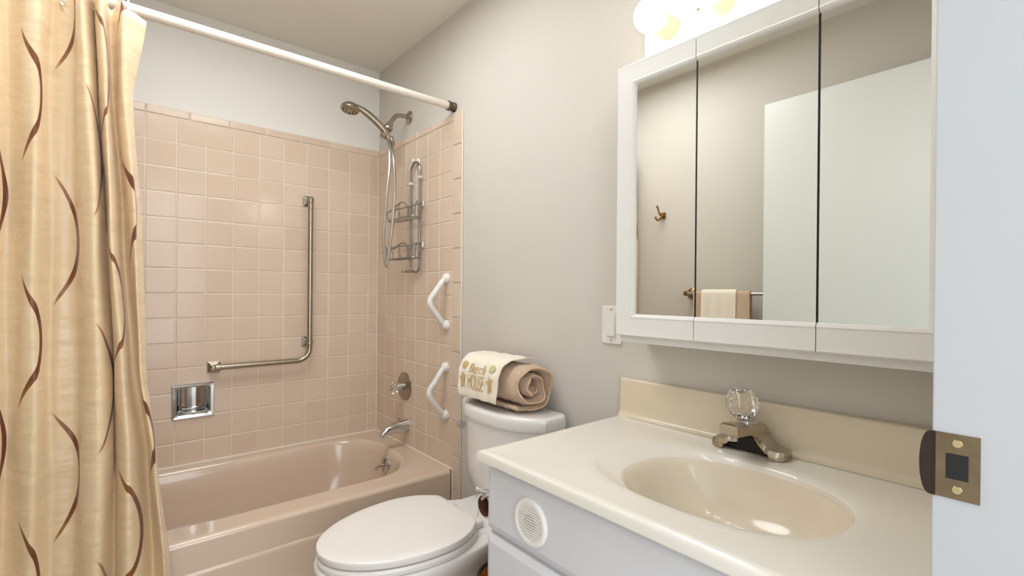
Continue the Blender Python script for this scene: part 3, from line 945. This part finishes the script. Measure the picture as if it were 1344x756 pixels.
def shell(cx_, cy_, r):
    b = BM(); V = []
    m = 18
    for rr2, zz in ((r, 0.0), (r, 0.0006), (r*0.6, 0.0014)):
        V.append([b.verts.new((cx_+math.cos(2*PI*k/m)*rr2*(1+0.06*(k % 2)), cy_+math.sin(2*PI*k/m)*rr2*(1+0.06*(k % 2)), zz)) for k in range(m)])
    for A, B in zip(V, V[1:]):
        for k in range(m): b.faces.new((A[k], A[(k+1) % m], B[(k+1) % m], B[k]))
    b.faces.new(V[-1])
    return b
for f, m_, x_, y_, r_ in ((star, 'gold_thread', 0.032, 0.034, 0.017), (star, 'gold_thread', 0.190, 0.036, 0.018), (shell, 'gold_thread', 0.036, 0.074, 0.015), (shell, 'sage_thread', 0.190, 0.076, 0.015)):
    b = f(x_, y_, r_); on_cloth(b)
    new_obj('starfish_motif' if f is star else 'shell_motif', b, m_, ct, smooth=0)

# ---------------------------------------------------------------- vanity cabinet
va = thing('vanity_cabinet', 'grey-white vanity cabinet with a round vent under the cream countertop', 'cabinet', (-0.26, -2.07, 0))
CF = -0.492       # face frame plane
CL = -1.6875
bm = BM()
ya, yb_ = YF+0.002, CL
def frame_ring(o_, z): return [Vector((CF+o_, ya+o_, z)), Vector((CF+o_, yb_-o_, z)), Vector((PX-0.001-o_*0.3, yb_-o_, z)), Vector((PX-0.001-o_*0.3, ya+o_, z))]
toe = [Vector((CF+0.05, ya, z)) for z in (0, 0)]
loft(bm, [[Vector((CF+0.05, ya, 0)), Vector((CF+0.05, yb_, 0)), Vector((PX-0.001, yb_, 0)), Vector((PX-0.001, ya, 0))],
          [Vector((CF+0.05, ya, 0.088)), Vector((CF+0.05, yb_, 0.088)), Vector((PX-0.001, yb_, 0.088)), Vector((PX-0.001, ya, 0.088))],
          frame_ring(0, 0.09), frame_ring(0, 0.7715), frame_ring(0.016, 0.7715), frame_ring(0.016, 0.11)], True, True)
new_obj('carcass', bm, 'cabinet', va, smooth=0)
def panel(y0, y1, z0, z1, name):
    bm = BM()
    r = []
    for ins, x in ((0.0, CF+0.0002), (0.0, CF-0.009), (0.003, CF-0.012), (0.014, CF-0.016), (0.016, CF-0.017)):
        r.append([Vector((x, p.x, p.y)) for p in rrect(y0+ins, y1-ins, z0+ins, z1-ins, 0, 0.003, n=3)])
    loft(bm, r)
    return new_obj(name, bm, 'cabinet', va, smooth=25)
fp = panel(YF+0.006, CL-0.0005, 0.622, 0.757, 'false_drawer_front')
panel(-2.065, CL-0.0005, 0.11, 0.612, 'door')
panel(YF+0.006, -2.073, 0.11, 0.612, 'door')
# round louvred vent
vc = Vector((CF-0.017, -1.835, 0.688))
bm = BM()
lathe(bm, vc+Vector((0.0002, 0, 0)), (-1, 0, 0), ((0, 0.047), (0.003, 0.047), (0.006, 0.043), (0.0062, 0.037), (0.0035, 0.0355), (0.0022, 0.0)), 48)
vent = new_obj('round_vent', bm, 'plastic', fp)
bm = BM()
for k in range(13):
    z = -0.0318+0.0051*k
    w = math.sqrt(max(0.0352**2-z*z, 1e-6))
    prof = [(vc.x-0.0056, vc.z+z-0.0002), (vc.x-0.0056, vc.z+z+0.0024), (vc.x-0.0022, vc.z+z+0.0024), (vc.x-0.0022, vc.z+z-0.0002)]
    extrude_profile(bm, prof, lambda p, y: Vector((p[0], y, p[1])), vc.y-w, vc.y+w)
new_obj('vent_louvres', bm, 'plastic', vent, smooth=0)
bm = BM(); lathe(bm, vc+Vector((-0.0024, 0, 0)), (-1, 0, 0), ((0, 0.0352), (0.0002, 0.0352), (0.0002, 0.0)), 40)
new_obj('vent_recess', bm, 'grey_gap', vent)

# ---------------------------------------------------------------- countertop with integral basin
cc = thing('countertop', 'cream marble-look vanity countertop with integral oval basin', 'countertop', (-0.26, -2.07, 0.773))
ZT = 0.796
cx0, cx1, cy0, cy1 = -0.531, PX-0.001, YF+0.001, -1.682
bc = Vector((-0.282, -2.088, 0)); bx, by = 0.160, 0.226
NA = 112
def sup(a, rx, ry, ex):
    c, s_ = math.cos(a), math.sin(a)
    return math.copysign(abs(c)**(2/ex), c)*rx, math.copysign(abs(s_)**(2/ex), s_)*ry
angs = [2*PI*k/NA for k in range(NA)]
for X, Y in ((cx0, cy0), (cx0, cy1), (cx1, cy0), (cx1, cy1)):
    a = math.atan((abs(Y-bc.y)*bx/(abs(X-bc.x)*by))**(2.3/2))
    a = a if X > bc.x else PI-a
    a = a if Y > bc.y else -a
    a %= 2*PI
    q = min(range(NA), key=lambda i: abs(angs[i]-a)); angs[q] = a

def rect_ring(ins, z):
    x0, x1, y0, y1 = cx0+ins, cx1, cy0, cy1-ins
    pts = []
    for a in angs:
        dx, dy = sup(a, bx, by, 2.3)
        tx = (x1-bc.x)/dx if dx > 1e-9 else ((x0-bc.x)/dx if dx < -1e-9 else 1e9)
        ty = (y1-bc.y)/dy if dy > 1e-9 else ((y0-bc.y)/dy if dy < -1e-9 else 1e9)
        t = min(tx, ty)
        pts.append(Vector((bc.x+dx*t, bc.y+dy*t, z)))
    for X, Y in ((x0, y0), (x0, y1), (x1, y0), (x1, y1)):      # snap the nearest sample to each true corner
        i = min(range(NA), key=lambda q: (pts[q].x-X)**2+(pts[q].y-Y)**2)
        pts[i] = Vector((X, Y, z))
    return pts
def basin_ring(f, z, ex=2.3, shx=0.0, shy=0.0):
    return [Vector((bc.x+shx+sup(a, bx, by, ex)[0]*f, bc.y+shy+sup(a, bx, by, ex)[1]*f, z)) for a in angs]
bm = BM()
rings = [rect_ring(0.045, ZT-0.024), rect_ring(0.004, ZT-0.024), rect_ring(0.0, ZT-0.020), rect_ring(0.0, ZT-0.007), rect_ring(0.0025, ZT-0.002), rect_ring(0.008, ZT),
         rect_ring(0.020, ZT+0.0005), rect_ring(0.030, ZT-0.0015)]
rings += [basin_ring(1.14, ZT-0.0022, 2.6), basin_ring(1.06, ZT-0.0028, 2.4), basin_ring(1.0, ZT-0.0050), basin_ring(0.975, ZT-0.0090)]
def bowl_ring(fx, fy, z, shx, shy, ex=2.3):
    return [Vector((bc.x+shx+sup(a, bx, by, ex)[0]*fx, bc.y+shy+sup(a, bx, by, ex)[1]*fy, z)) for a in angs]
rings += [bowl_ring(0.940, 0.860, ZT-0.0180, 0.001, -0.024), bowl_ring(0.925, 0.840, ZT-0.0225, 0.001, -0.028), bowl_ring(0.905, 0.815, ZT-0.0320, 0.001, -0.031), bowl_ring(0.85, 0.75, ZT-0.060, 0.002, -0.036), bowl_ring(0.75, 0.65, ZT-0.090, 0.004, -0.040, 2.2), bowl_ring(0.60, 0.50, ZT-0.113, 0.007, -0.040, 2.1), bowl_ring(0.35, 0.28, ZT-0.127, 0.011, -0.034, 2.0), bowl_ring(0.14, 0.10, ZT-0.130, 0.012, -0.030, 2.0)]
V = loft(bm, rings, False, True)
bm.faces.ensure_lookup_table()
for f in bm.faces:
    c = f.calc_center_median()
    dx, dy = (c.x-bc.x)/bx, (c.y-bc.y)/by
    f.material_index = 1 if (c.z < ZT-0.0185 and abs(dx)**2.3+abs(dy)**2.3 < 0.95) else 0
    if len(f.verts) > 10 and c.z > ZT-0.03: f.material_index = 0
new_obj('counter_slab', bm, ['counter', 'basin'], cc, smooth=40)
bm = BM()
prof = [(PX-0.001, ZT-0.002), (-0.034, ZT-0.001), (-0.026, ZT+0.002), (-0.0215, ZT+0.008), (-0.0195, ZT+0.018), (-0.0175, 0.893), (-0.0155, 0.8975), (-0.012, 0.899), (PX-0.001, 0.899)]
extrude_profile(bm, prof, lambda p, y: Vector((p[0], y, p[1])), YF+0.001, -1.678)
new_obj('backsplash', bm, 'splash', cc, smooth=50)
bm = BM()
lathe(bm, (bc.x+0.012, bc.y-0.030, ZT-0.1302), (0, 0, 1), ((0, 0.022), (0.002, 0.021), (0.003, 0.015), (0.0005, 0.012), (0.0005, 0)), 24)
new_obj('drain_ring', bm, 'chrome', cc)

# ---------------------------------------------------------------- faucet
fa = thing('faucet', 'tarnished chrome centre-set faucet with clear knob behind the basin', 'faucet', (-0.06, -2.063, ZT))
FY = -2.063
# body: an arch in (y, z), straight down at its ends, lofted in x
bm = BM()
def arch(t):
    """height of the body's upper surface above the counter, t in -1..1 along y."""
    a = abs(t)
    return 0.017+0.038*(1-min(1, max(0, (a-0.22)/0.50)))**1.6
rings = []
NYF = 36
for i in range(NYF+1):
    t = -1+2*i/NYF
    y = FY+0.077*t
    h = arch(t)
    end = 1-0.30*max(0, (abs(t)-0.80)/0.20)
    hw = 0.030*end
    top = 0.60+0.25*min(1, max(0, (abs(t)-0.3)/0.3))
    xm_ = -0.060
    zb = ZT-0.0003
    g_ = max(0.0, h-0.013)*(1.0 if abs(t) < 0.66 else 0.0)
    if abs(t) < 0.66: g_ = max(g_, 0.010)
    s0 = max(0.009, g_+0.004)
    rings.append([Vector((xm_-hw, y, zb+g_)), Vector((xm_+hw, y, zb+g_)), Vector((xm_+hw, y, zb+s0)), Vector((xm_+hw*top, y, zb+h)), Vector((xm_-hw*top, y, zb+h)), Vector((xm_-hw, y, zb+s0))])
loft(bm, rings)
fb = new_obj('faucet_body', bm, 'tarnished', fa, smooth=30)
bm = BM()
sec = [(-0.040, 0.030, 0.018, 0.060), (-0.075, 0.026, 0.030, 0.062), (-0.115, 0.0245, 0.046, 0.070), (-0.160, 0.0215, 0.050, 0.076), (-0.165, 0.019, 0.053, 0.074)]
rings = []
for x, hw, z0, z1 in sec:
    rings.append([Vector((x, FY-hw, ZT+z0+0.003)), Vector((x, FY-hw+0.004, ZT+z0)), Vector((x, FY+hw-0.004, ZT+z0)), Vector((x, FY+hw, ZT+z0+0.003)), Vector((x, FY+hw, ZT+z1-0.006)), Vector((x, FY+hw-0.006, ZT+z1)), Vector((x, FY-hw+0.006, ZT+z1)), Vector((x, FY-hw, ZT+z1-0.006))])
loft(bm, rings)
new_obj('spout', bm, 'tarnished', fa, smooth=30)
bm = BM(); lathe(bm, (-0.145, FY, ZT+0.051), (0, 0, -1), ((0, 0.0105), (0.012, 0.0105), (0.013, 0.0088), (0.0135, 0.0)), 20)
new_obj('aerator', bm, 'chrome', fa)
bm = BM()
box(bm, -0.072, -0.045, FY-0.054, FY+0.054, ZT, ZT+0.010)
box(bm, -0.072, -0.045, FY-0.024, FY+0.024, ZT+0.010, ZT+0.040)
new_obj('arch_shade_block', bm, 'black', fa, smooth=0)  # black blocks stand in for the shade in the hollow under the arch
bm = BM(); lathe(bm, (-0.060, FY+0.008, ZT+0.048), (-0.08, 0.06, 1), ((0, 0.024), (0.012, 0.022), (0.020, 0.021), (0.023, 0.012), (0.034, 0.008), (0.036, 0)), 22)
new_obj('knob_stem', bm, 'chrome', fa)
KO = Vector((-0.066, FY+0.014, ZT+0.0745)); KD = Vector((-0.12, 0.05, 1)).normalized()
bm = BM(); lathe(bm, KO, KD, ((0, 0.018), (0.003, 0.023), (0.014, 0.030), (0.017, 0.0325), (0.030, 0.034), (0.043, 0.0325), (0.046, 0.030), (0.056, 0.024), (0.0585, 0.019), (0.0585, 0.015), (0.054, 0.013), (0.054, 0.0075), (0.022, 0.0065), (0.022, 0)), 20, flute=0.09)
kb = new_obj('clear_knob', bm, 'acrylic', fa, smooth=12)
bm = BM(); lathe(bm, KO+KD*0.0545, KD, ((0, 0.0075), (0.002, 0.007), (0.0025, 0)), 14)
new_obj('knob_cap', bm, 'brass', kb)

# ---------------------------------------------------------------- medicine cabinet
mc = thing('medicine_cabinet', 'white framed three-door mirrored medicine cabinet above the vanity', 'cabinet', (0, -2.07, 1.0))
MX = -0.105                       # cabinet body front; the doors lie over it
CY0, CY1, CZ0, CZ1 = -2.432, -1.742, 1.014, 1.738
bm = BM()
box(bm, MX, PX-0.001, CY0, CY1, CZ0, CZ1, 0.002)
new_obj('cabinet_box', bm, 'whitewood', mc)
DZ0, DZ1 = 1.032, 1.734
FRW, XF = 0.057, -0.123
edges_y = [-1.738, -1.9600, -2.2085, -2.4290]
def door_(y1, y0, left, right):
    g = 0.0010
    y1 -= g; y0 += g
    bm = BM()
    pf = [(0.0, MX-0.0006), (0.0, XF+0.002), (0.003, XF-0.001), (0.012, XF), (FRW-0.012, XF), (FRW-0.008, XF-0.0015), (FRW-0.003, XF+0.001), (FRW, XF+0.006), (FRW, MX-0.0006)]
    zb, zt_ = DZ0, DZ1
    def rail(zedge, sgn):
        A = [];B = []
        for w, x in pf:
            ml = w if left else 0.0
            mr = w if right else 0.0
            A.append(bm.verts.new((x, y1-ml, zedge+sgn*w))); B.append(bm.verts.new((x, y0+mr, zedge+sgn*w)))
        n_ = len(pf)
        for k in range(n_): bm.faces.new((A[k], A[(k+1) % n_], B[(k+1) % n_], B[k]))
        bm.faces.new(A); bm.faces.new(B)
    def stile(yedge, sgn):
        A = [];B = []
        for w, x in pf:
            A.append(bm.verts.new((x, yedge+sgn*w, zb+w))); B.append(bm.verts.new((x, yedge+sgn*w, zt_-w)))
        n_ = len(pf)
        for k in range(n_): bm.faces.new((A[k], A[(k+1) % n_], B[(k+1) % n_], B[k]))
        bm.faces.new(A); bm.faces.new(B)
    rail(zb, 1); rail(zt_, -1)
    if left: stile(y1, -1)
    if right: stile(y0, 1)
    box(bm, -0.1112, MX-0.0007, y0+0.0005, y1-0.0005, zb+0.002, zt_-0.002)
    d = new_obj('mirror_door', bm, 'whitewood', mc, smooth=20)
    my1 = y1-(FRW-0.001 if left else 0.0006); my0 = y0+(FRW-0.001 if right else 0.0006)
    bm = BM()
    box(bm, -0.1165, -0.1113, my0, my1, zb+FRW-0.001, zt_-FRW+0.001, 0.0006, 1)
    new_obj('mirror_glass', bm, 'mirror', d, smooth=20)
    bm = BM()
    if not right: box(bm, -0.1168, -0.111, my0-0.0012, my0+0.0004, zb+FRW, zt_-FRW)
    if not left: box(bm, -0.1168, -0.111, my1-0.0004, my1+0.0012, zb+FRW, zt_-FRW)
    new_obj('dark_glass_edge', bm, 'black', d, smooth=0)
door_(edges_y[0], edges_y[1], True, False)
door_(edges_y[1], edges_y[2], False, False)
door_(edges_y[2], edges_y[3], False, True)

# ---------------------------------------------------------------- vanity light bar
lf = thing('vanity_light', 'white vanity light bar with lit globe bulbs above the medicine cabinet', 'light', (0, -2.05, 1.83))
bm = BM()
r = []
for ins, x in ((0.0, PX-0.0005), (0.0, -0.022), (0.004, -0.026), (0.008, -0.027)):
    r.append([Vector((x, p.x, p.y)) for p in rrect(-2.36+ins, -1.752-ins, 1.745+ins, 1.925-ins, 0, 0.003, n=3)])
loft(bm, r)
new_obj('back_plate', bm, 'plastic', lf)
for k in range(4):
    y = -1.832-0.146*k
    zB = 1.838
    bm = BM(); lathe(bm, (-0.0265, y, zB), (-1, 0, 0), ((0, 0.027), (0.004, 0.029), (0.030, 0.027), (0.048, 0.024), (0.05, 0.018), (0.05, 0)), 24)
    sk = new_obj('lamp_socket', bm, 'brass', lf)
    bm = BM()
    c = Vector((-0.116, y, zB))
    pr = [(0.0, 0.014), (0.008, 0.016)]
    for q in range(4, 25):
        a = PI*q/24
        pr.append((0.043-0.0405*math.cos(a), 0.0405*math.sin(a)))
    pr = [(h_, max(r_, 0)) for h_, r_ in pr]; pr[-1] = (pr[-1][0], 0)
    lathe(bm, (-0.072, y, zB), (-1, 0, 0), pr, 28)
    new_obj('globe_bulb', bm, 'bulb', lf, smooth=60)
bm = BM(); lathe(bm, (-0.027, -1.911, 1.849), (-1, 0, 0), ((0, 0.006), (0.004, 0.005), (0.006, 0.0)), 14)
new_obj('plate_screw', bm, 'brass', lf)

# ---------------------------------------------------------------- light switch
sw = thing('light_switch', 'white rocker light switch on the wall beside the medicine cabinet', 'switch', (PX, -1.628, 1.0))
bm = BM()
r = []
for ins, x in ((0.0, PX), (0.0, PX-0.004), (0.003, PX-0.0065)):
    r.append([Vector((x, p.x, p.y)) for p in rrect(-1.662+ins, -1.591-ins, 0.991+ins, 1.104-ins, 0, 0.004, n=4)])
loft(bm, r)
pl_ = new_obj('cover_plate', bm, 'plastic', sw)
bm = BM()
xs0 = PX-0.0066
box(bm, xs0-0.0010, xs0+0.001, -1.6435, -1.6095, 1.014, 1.081, 0.0006)
new_obj('rocker_frame', bm, 'plastic', sw)
bm = BM()
V = [Vector((xs0-0.001, -1.642, 1.0155)), Vector((xs0-0.006, -1.642, 1.0155)), Vector((xs0-0.0015, -1.642, 1.0795)), Vector((xs0-0.001, -1.642, 1.0795))]
A = [bm.verts.new(v) for v in V]; B = [bm.verts.new(v+Vector((0, 0.031, 0))) for v in V]
for k in range(4): bm.faces.new((A[k], A[(k+1) % 4], B[(k+1) % 4], B[k]))
bm.faces.new(A); bm.faces.new(B)
new_obj('rocker', bm, 'plastic', sw, smooth=0)
for z in (1.0015, 1.0935):
    bm = BM(); lathe(bm, (xs0+0.0002, -1.6265, z), (-1, 0, 0), ((0, 0.003), (0.001, 0.0025), (0.0012, 0)), 12)
    new_obj('plate_screw', bm, 'steel', sw)

# ---------------------------------------------------------------- toilet paper holder on the vanity side
tp = thing('toilet_paper_holder', 'chrome toilet paper holder on the side of the vanity by the toilet', 'toilet paper holder', (-0.41, CL, 0.64))
bm = BM(); r = []
for ins, y in ((0, CL+0.0005), (0, CL+0.006), (0.004, CL+0.010)):
    r.append([Vector((p.x, y, p.y)) for p in rrect(-0.452+ins, -0.412-ins, 0.655+ins, 0.695-ins, 0, 0.006, n=4)])
loft(bm, r)
new_obj('mount_plate', bm, 'chrome', tp)
bm = BM()
tube(bm, catmull([(-0.432, CL+0.008, 0.674), (-0.446, CL+0.035, 0.673), (-0.466, CL+0.066, 0.668), (-0.476, CL+0.082, 0.675)], 5), [0.006]*16, 10)
tube(bm, catmull([(-0.448, CL+0.04, 0.672), (-0.466, CL+0.055, 0.662), (-0.466, CL+0.066, 0.651), (-0.43, CL+0.068, 0.6496), (-0.346, CL+0.068, 0.6496)], 5), 0.005, 10)
new_obj('holder_arm', bm, 'chrome', tp)
tr = thing('toilet_paper_roll', 'white toilet paper roll with brown core on the chrome holder', 'toilet paper', (-0.395, CL+0.068, 0.632))
bm = BM()
c0 = Vector((-0.462, CL+0.068, 0.632))
lathe_pts = ((0, 0.0245), (0, 0.0300), (0.104, 0.0300), (0.104, 0.0245))
m = 36
V = []
for h_, r_ in lathe_pts:
    V.append([bm.verts.new(c0+Vector((h_, r_*math.cos(2*PI*k/m), r_*math.sin(2*PI*k/m)))) for k in range(m)])
for q in range(4):
    A, B = V[q], V[(q+1) % 4]
    for k in range(m): bm.faces.new((A[k], A[(k+1) % m], B[(k+1) % m], B[k]))
new_obj('paper_wrap', bm, 'paper', tr, smooth=50)
bm = BM()
V = []
for h_, r_ in ((-0.001, 0.0225), (-0.001, 0.0243), (0.105, 0.0243), (0.105, 0.0225)):
    V.append([bm.verts.new(c0+Vector((h_, r_*math.cos(2*PI*k/m), r_*math.sin(2*PI*k/m)))) for k in range(m)])
for q in range(4):
    A, B = V[q], V[(q+1) % 4]
    for k in range(m): bm.faces.new((A[k], A[(k+1) % m], B[(k+1) % m], B[k]))
new_obj('cardboard_core', bm, 'card', tr, smooth=50)
bm = BM()
pts = [(c0.x+0.001, c0.y+0.0305, c0.z-0.002), (c0.x+0.001, c0.y+0.0295, c0.z-0.044), (c0.x+0.012, c0.y+0.0295, c0.z-0.020), (c0.x+0.055, c0.y+0.0295, c0.z-0.026), (c0.x+0.103, c0.y+0.0295, c0.z-0.022), (c0.x+0.103, c0.y+0.0305, c0.z-0.002)]
A = [bm.verts.new(p) for p in pts]; B = [bm.verts.new(Vector(p)+Vector((0, 0.0008, 0))) for p in pts]
for k in range(6): bm.faces.new((A[k], A[(k+1) % 6], B[(k+1) % 6], B[k]))
bm.faces.new(A); bm.faces.new(B)
new_obj('loose_sheet', bm, 'paper', tr, smooth=0)

# ---------------------------------------------------------------- bin on the floor behind the vanity corner
wb_ = thing('waste_bin', 'amber-brown round bin with dark rim on the floor between toilet and vanity', 'bin', (-0.315, -1.565, 0.0))
bm = BM()
bcn = Vector((-0.315, -1.565, 0.001))
lathe(bm, bcn, (0, 0, 1), ((0, 0.080), (0.005, 0.084), (0.20, 0.094), (0.382, 0.102), (0.383, 0.098), (0.20, 0.090), (0.008, 0.078), (0.008, 0.0)), 36)
new_obj('bin_body', bm, 'amber', wb_)
bm = BM(); tube(bm, [(bcn.x+0.099*math.cos(2*PI*k/32), bcn.y+0.099*math.sin(2*PI*k/32), 0.385) for k in range(32)], 0.005, 8, closed=True)
new_obj('bin_rim', bm, 'black', wb_)

# ---------------------------------------------------------------- left wall: hook, towel bar, towels, open door (seen in the mirrors)
rh = thing('robe_hook', 'antique brass double robe hook on the left wall', 'hook', (XL, -0.98, 1.58))
bm = BM(); box(bm, XL-0.0005, XL+0.010, -0.998, -0.962, 1.575, 1.611, 0.004); lathe(bm, (XL+0.008, -0.98, 1.593), (1, 0, 0), ((0, 0.013), (0.018, 0.010), (0.022, 0.0)), 14)
new_obj('hook_base', bm, 'antique', rh)
bm = BM()
tube(bm, catmull([(XL+0.022, -0.98, 1.593), (XL+0.038, -0.978, 1.605), (XL+0.048, -0.976, 1.630), (XL+0.058, -0.975, 1.642)], 5), [0.0055]*15+[0.008], 10)
tube(bm, catmull([(XL+0.022, -0.98, 1.593), (XL+0.032, -0.98, 1.575), (XL+0.050, -0.979, 1.562), (XL+0.068, -0.978, 1.566), (XL+0.076, -0.977, 1.580)], 5), [0.006]*20+[0.008], 10)
new_obj('hook_prongs', bm, 'antique', rh)

tbx = XL+0.068
tbz = 1.147
tb_ = thing('towel_bar', 'antique brass towel bar with round rosettes on the left wall', 'towel bar', (XL, -1.45, tbz))
for y in (-1.165, -1.765):
    bm = BM(); lathe(bm, (XL-0.0005, y, tbz), (1, 0, 0), ((0, 0.030), (0.005, 0.030), (0.008, 0.026), (0.010, 0.024), (0.013, 0.024), (0.018, 0.014), (0.05, 0.0095), (0.06, 0.013), (0.075, 0.013), (0.079, 0.0)), 28)
    new_obj('rosette_post', bm, 'antique', tb_)
bm = BM(); tube(bm, [(tbx, -1.165, tbz), (tbx, -1.765, tbz)], 0.0075, 14)
new_obj('bar', bm, 'steel', tb_)
def hang(name, label, y0, y1, off, drop_f, drop_b, m_, parent=None):
    bm = BM()
    n_ = 22
    R0 = 0.0085+off
    pth = [(tbx+R0+0.006, tbz-drop_f), (tbx+R0+0.003, tbz-drop_f*0.5), (tbx+R0, tbz-0.02), (tbx+R0, tbz)]
    for k in range(1, 8): pth.append((tbx+R0*math.cos(PI*k/8), tbz+R0*math.sin(PI*k/8)))
    pth += [(tbx-R0, tbz), (tbx-R0, tbz-0.02), (tbx-R0, tbz-drop_b)]
    G = []
    for w in (0.0, 0.006):
        rows_ = []
        for q, (x, z) in enumerate(pth):
            nx, nz = (x-tbx, max(z-tbz, 0))
            l_ = math.hypot(nx, nz) or 1
            rows_.append([bm.verts.new((x+nx/l_*w+0.0015*math.sin(j*0.9)*(1 if q < 3 else 0), y0+(y1-y0)*j/n_, z+nz/l_*w)) for j in range(n_+1)])
        G.append(rows_)
    for R_ in G:
        for a_, b_ in zip(R_, R_[1:]):
            for j in range(n_): bm.faces.new((a_[j], a_[j+1], b_[j+1], b_[j]))
    NP = len(pth)
    for q in range(NP-1):
        for j in (0, n_): bm.faces.new((G[0][q][j], G[0][q+1][j], G[1][q+1][j], G[1][q][j]))
    for q in (0, NP-1):
        for j in range(n_): bm.faces.new((G[0][q][j], G[0][q][j+1], G[1][q][j+1], G[1][q][j]))
    o_ = new_obj(name, bm, m_, None, (tbx, (y0+y1)/2, tbz), smooth=60)
    tag(o_, label, 'towel')
    return o_
hang('bath_towel', 'tan bath towel folded over the brass towel bar', -1.505, -1.215, 0.0, 0.52, 0.45, 'terry')
hang('hand_towel', 'white hand towel layered over the tan towel on the towel bar', -1.440, -1.262, 0.0075, 0.34, 0.30, 'cream')

# open door, swung back in front of the left wall
bm = BM()
box(bm, -0.0175, 0.0175, 0.0, 0.855, 0.012, 2.018, 0.002)
Rm = Matrix.Translation((-1.402, -2.440, 0)) @ Matrix.Rotation(math.radians(0.6), 4, 'Z')
bmesh.ops.transform(bm, matrix=Rm, verts=bm.verts)
dr = struct('door_1', bm, 'door')

# strike plate on the right jamb
stp = thing('strike_plate', 'tarnished brass strike plate on the white door jamb', 'strike plate', (-0.532, YF, 0.98))
n_ = 14
zc, hz = 0.978, 0.031
outline = []
outline.append((-0.030, zc-hz)); outline.append((-0.030, zc+hz)); outline.append((0.0, zc+hz))
for k in range(n_+1):
    a = PI/2-PI*k/n_
    outline.append((0.001+0.0085*math.cos(a)**0.8 if math.cos(a) > 1e-6 else 0.001, zc+hz*math.sin(a)))
def sp(p, d):
    dy, zz = p
    bend = max(0, dy)*0.9
    return Vector((-0.532-d-bend*0.15, YF+dy, zz))
def slab(pts, d0, d1):
    bm = BM()
    A = [bm.verts.new(sp(p, d1)) for p in pts]; B = [bm.verts.new(sp(p, d0)) for p in pts]
    for k in range(len(pts)): bm.faces.new((A[k], A[(k+1) % len(pts)], B[(k+1) % len(pts)], B[k]))
    bm.faces.new(A); bm.faces.new(B)
    return bm
new_obj('plate', slab([(-0.034, zc-hz), (-0.034, zc+hz), (-0.0025, zc+hz), (-0.0025, zc-hz)], -0.0006, 0.0016), 'bronze', stp, smooth=0)
new_obj('curved_lip', slab([(-0.0025, zc-hz), (-0.0025, zc+hz)]+outline[2:], -0.0006, 0.0024), 'bronze_dark', stp, smooth=0)
bm = BM(); box(bm, -0.5342, -0.5335, YF-0.026, YF-0.010, zc-0.012, zc+0.012)
new_obj('latch_hole', bm, 'black', stp, smooth=0)
for z in (zc-0.022, zc+0.022):
    bm = BM(); lathe(bm, (-0.5336, YF-0.018, z), (-1, 0, 0), ((0, 0.004), (0.0008, 0.0035), (0.001, 0)), 14)
    new_obj('screw', bm, 'brass', stp)

for o in bpy.data.objects:
    if '_o' in o: del o['_o']
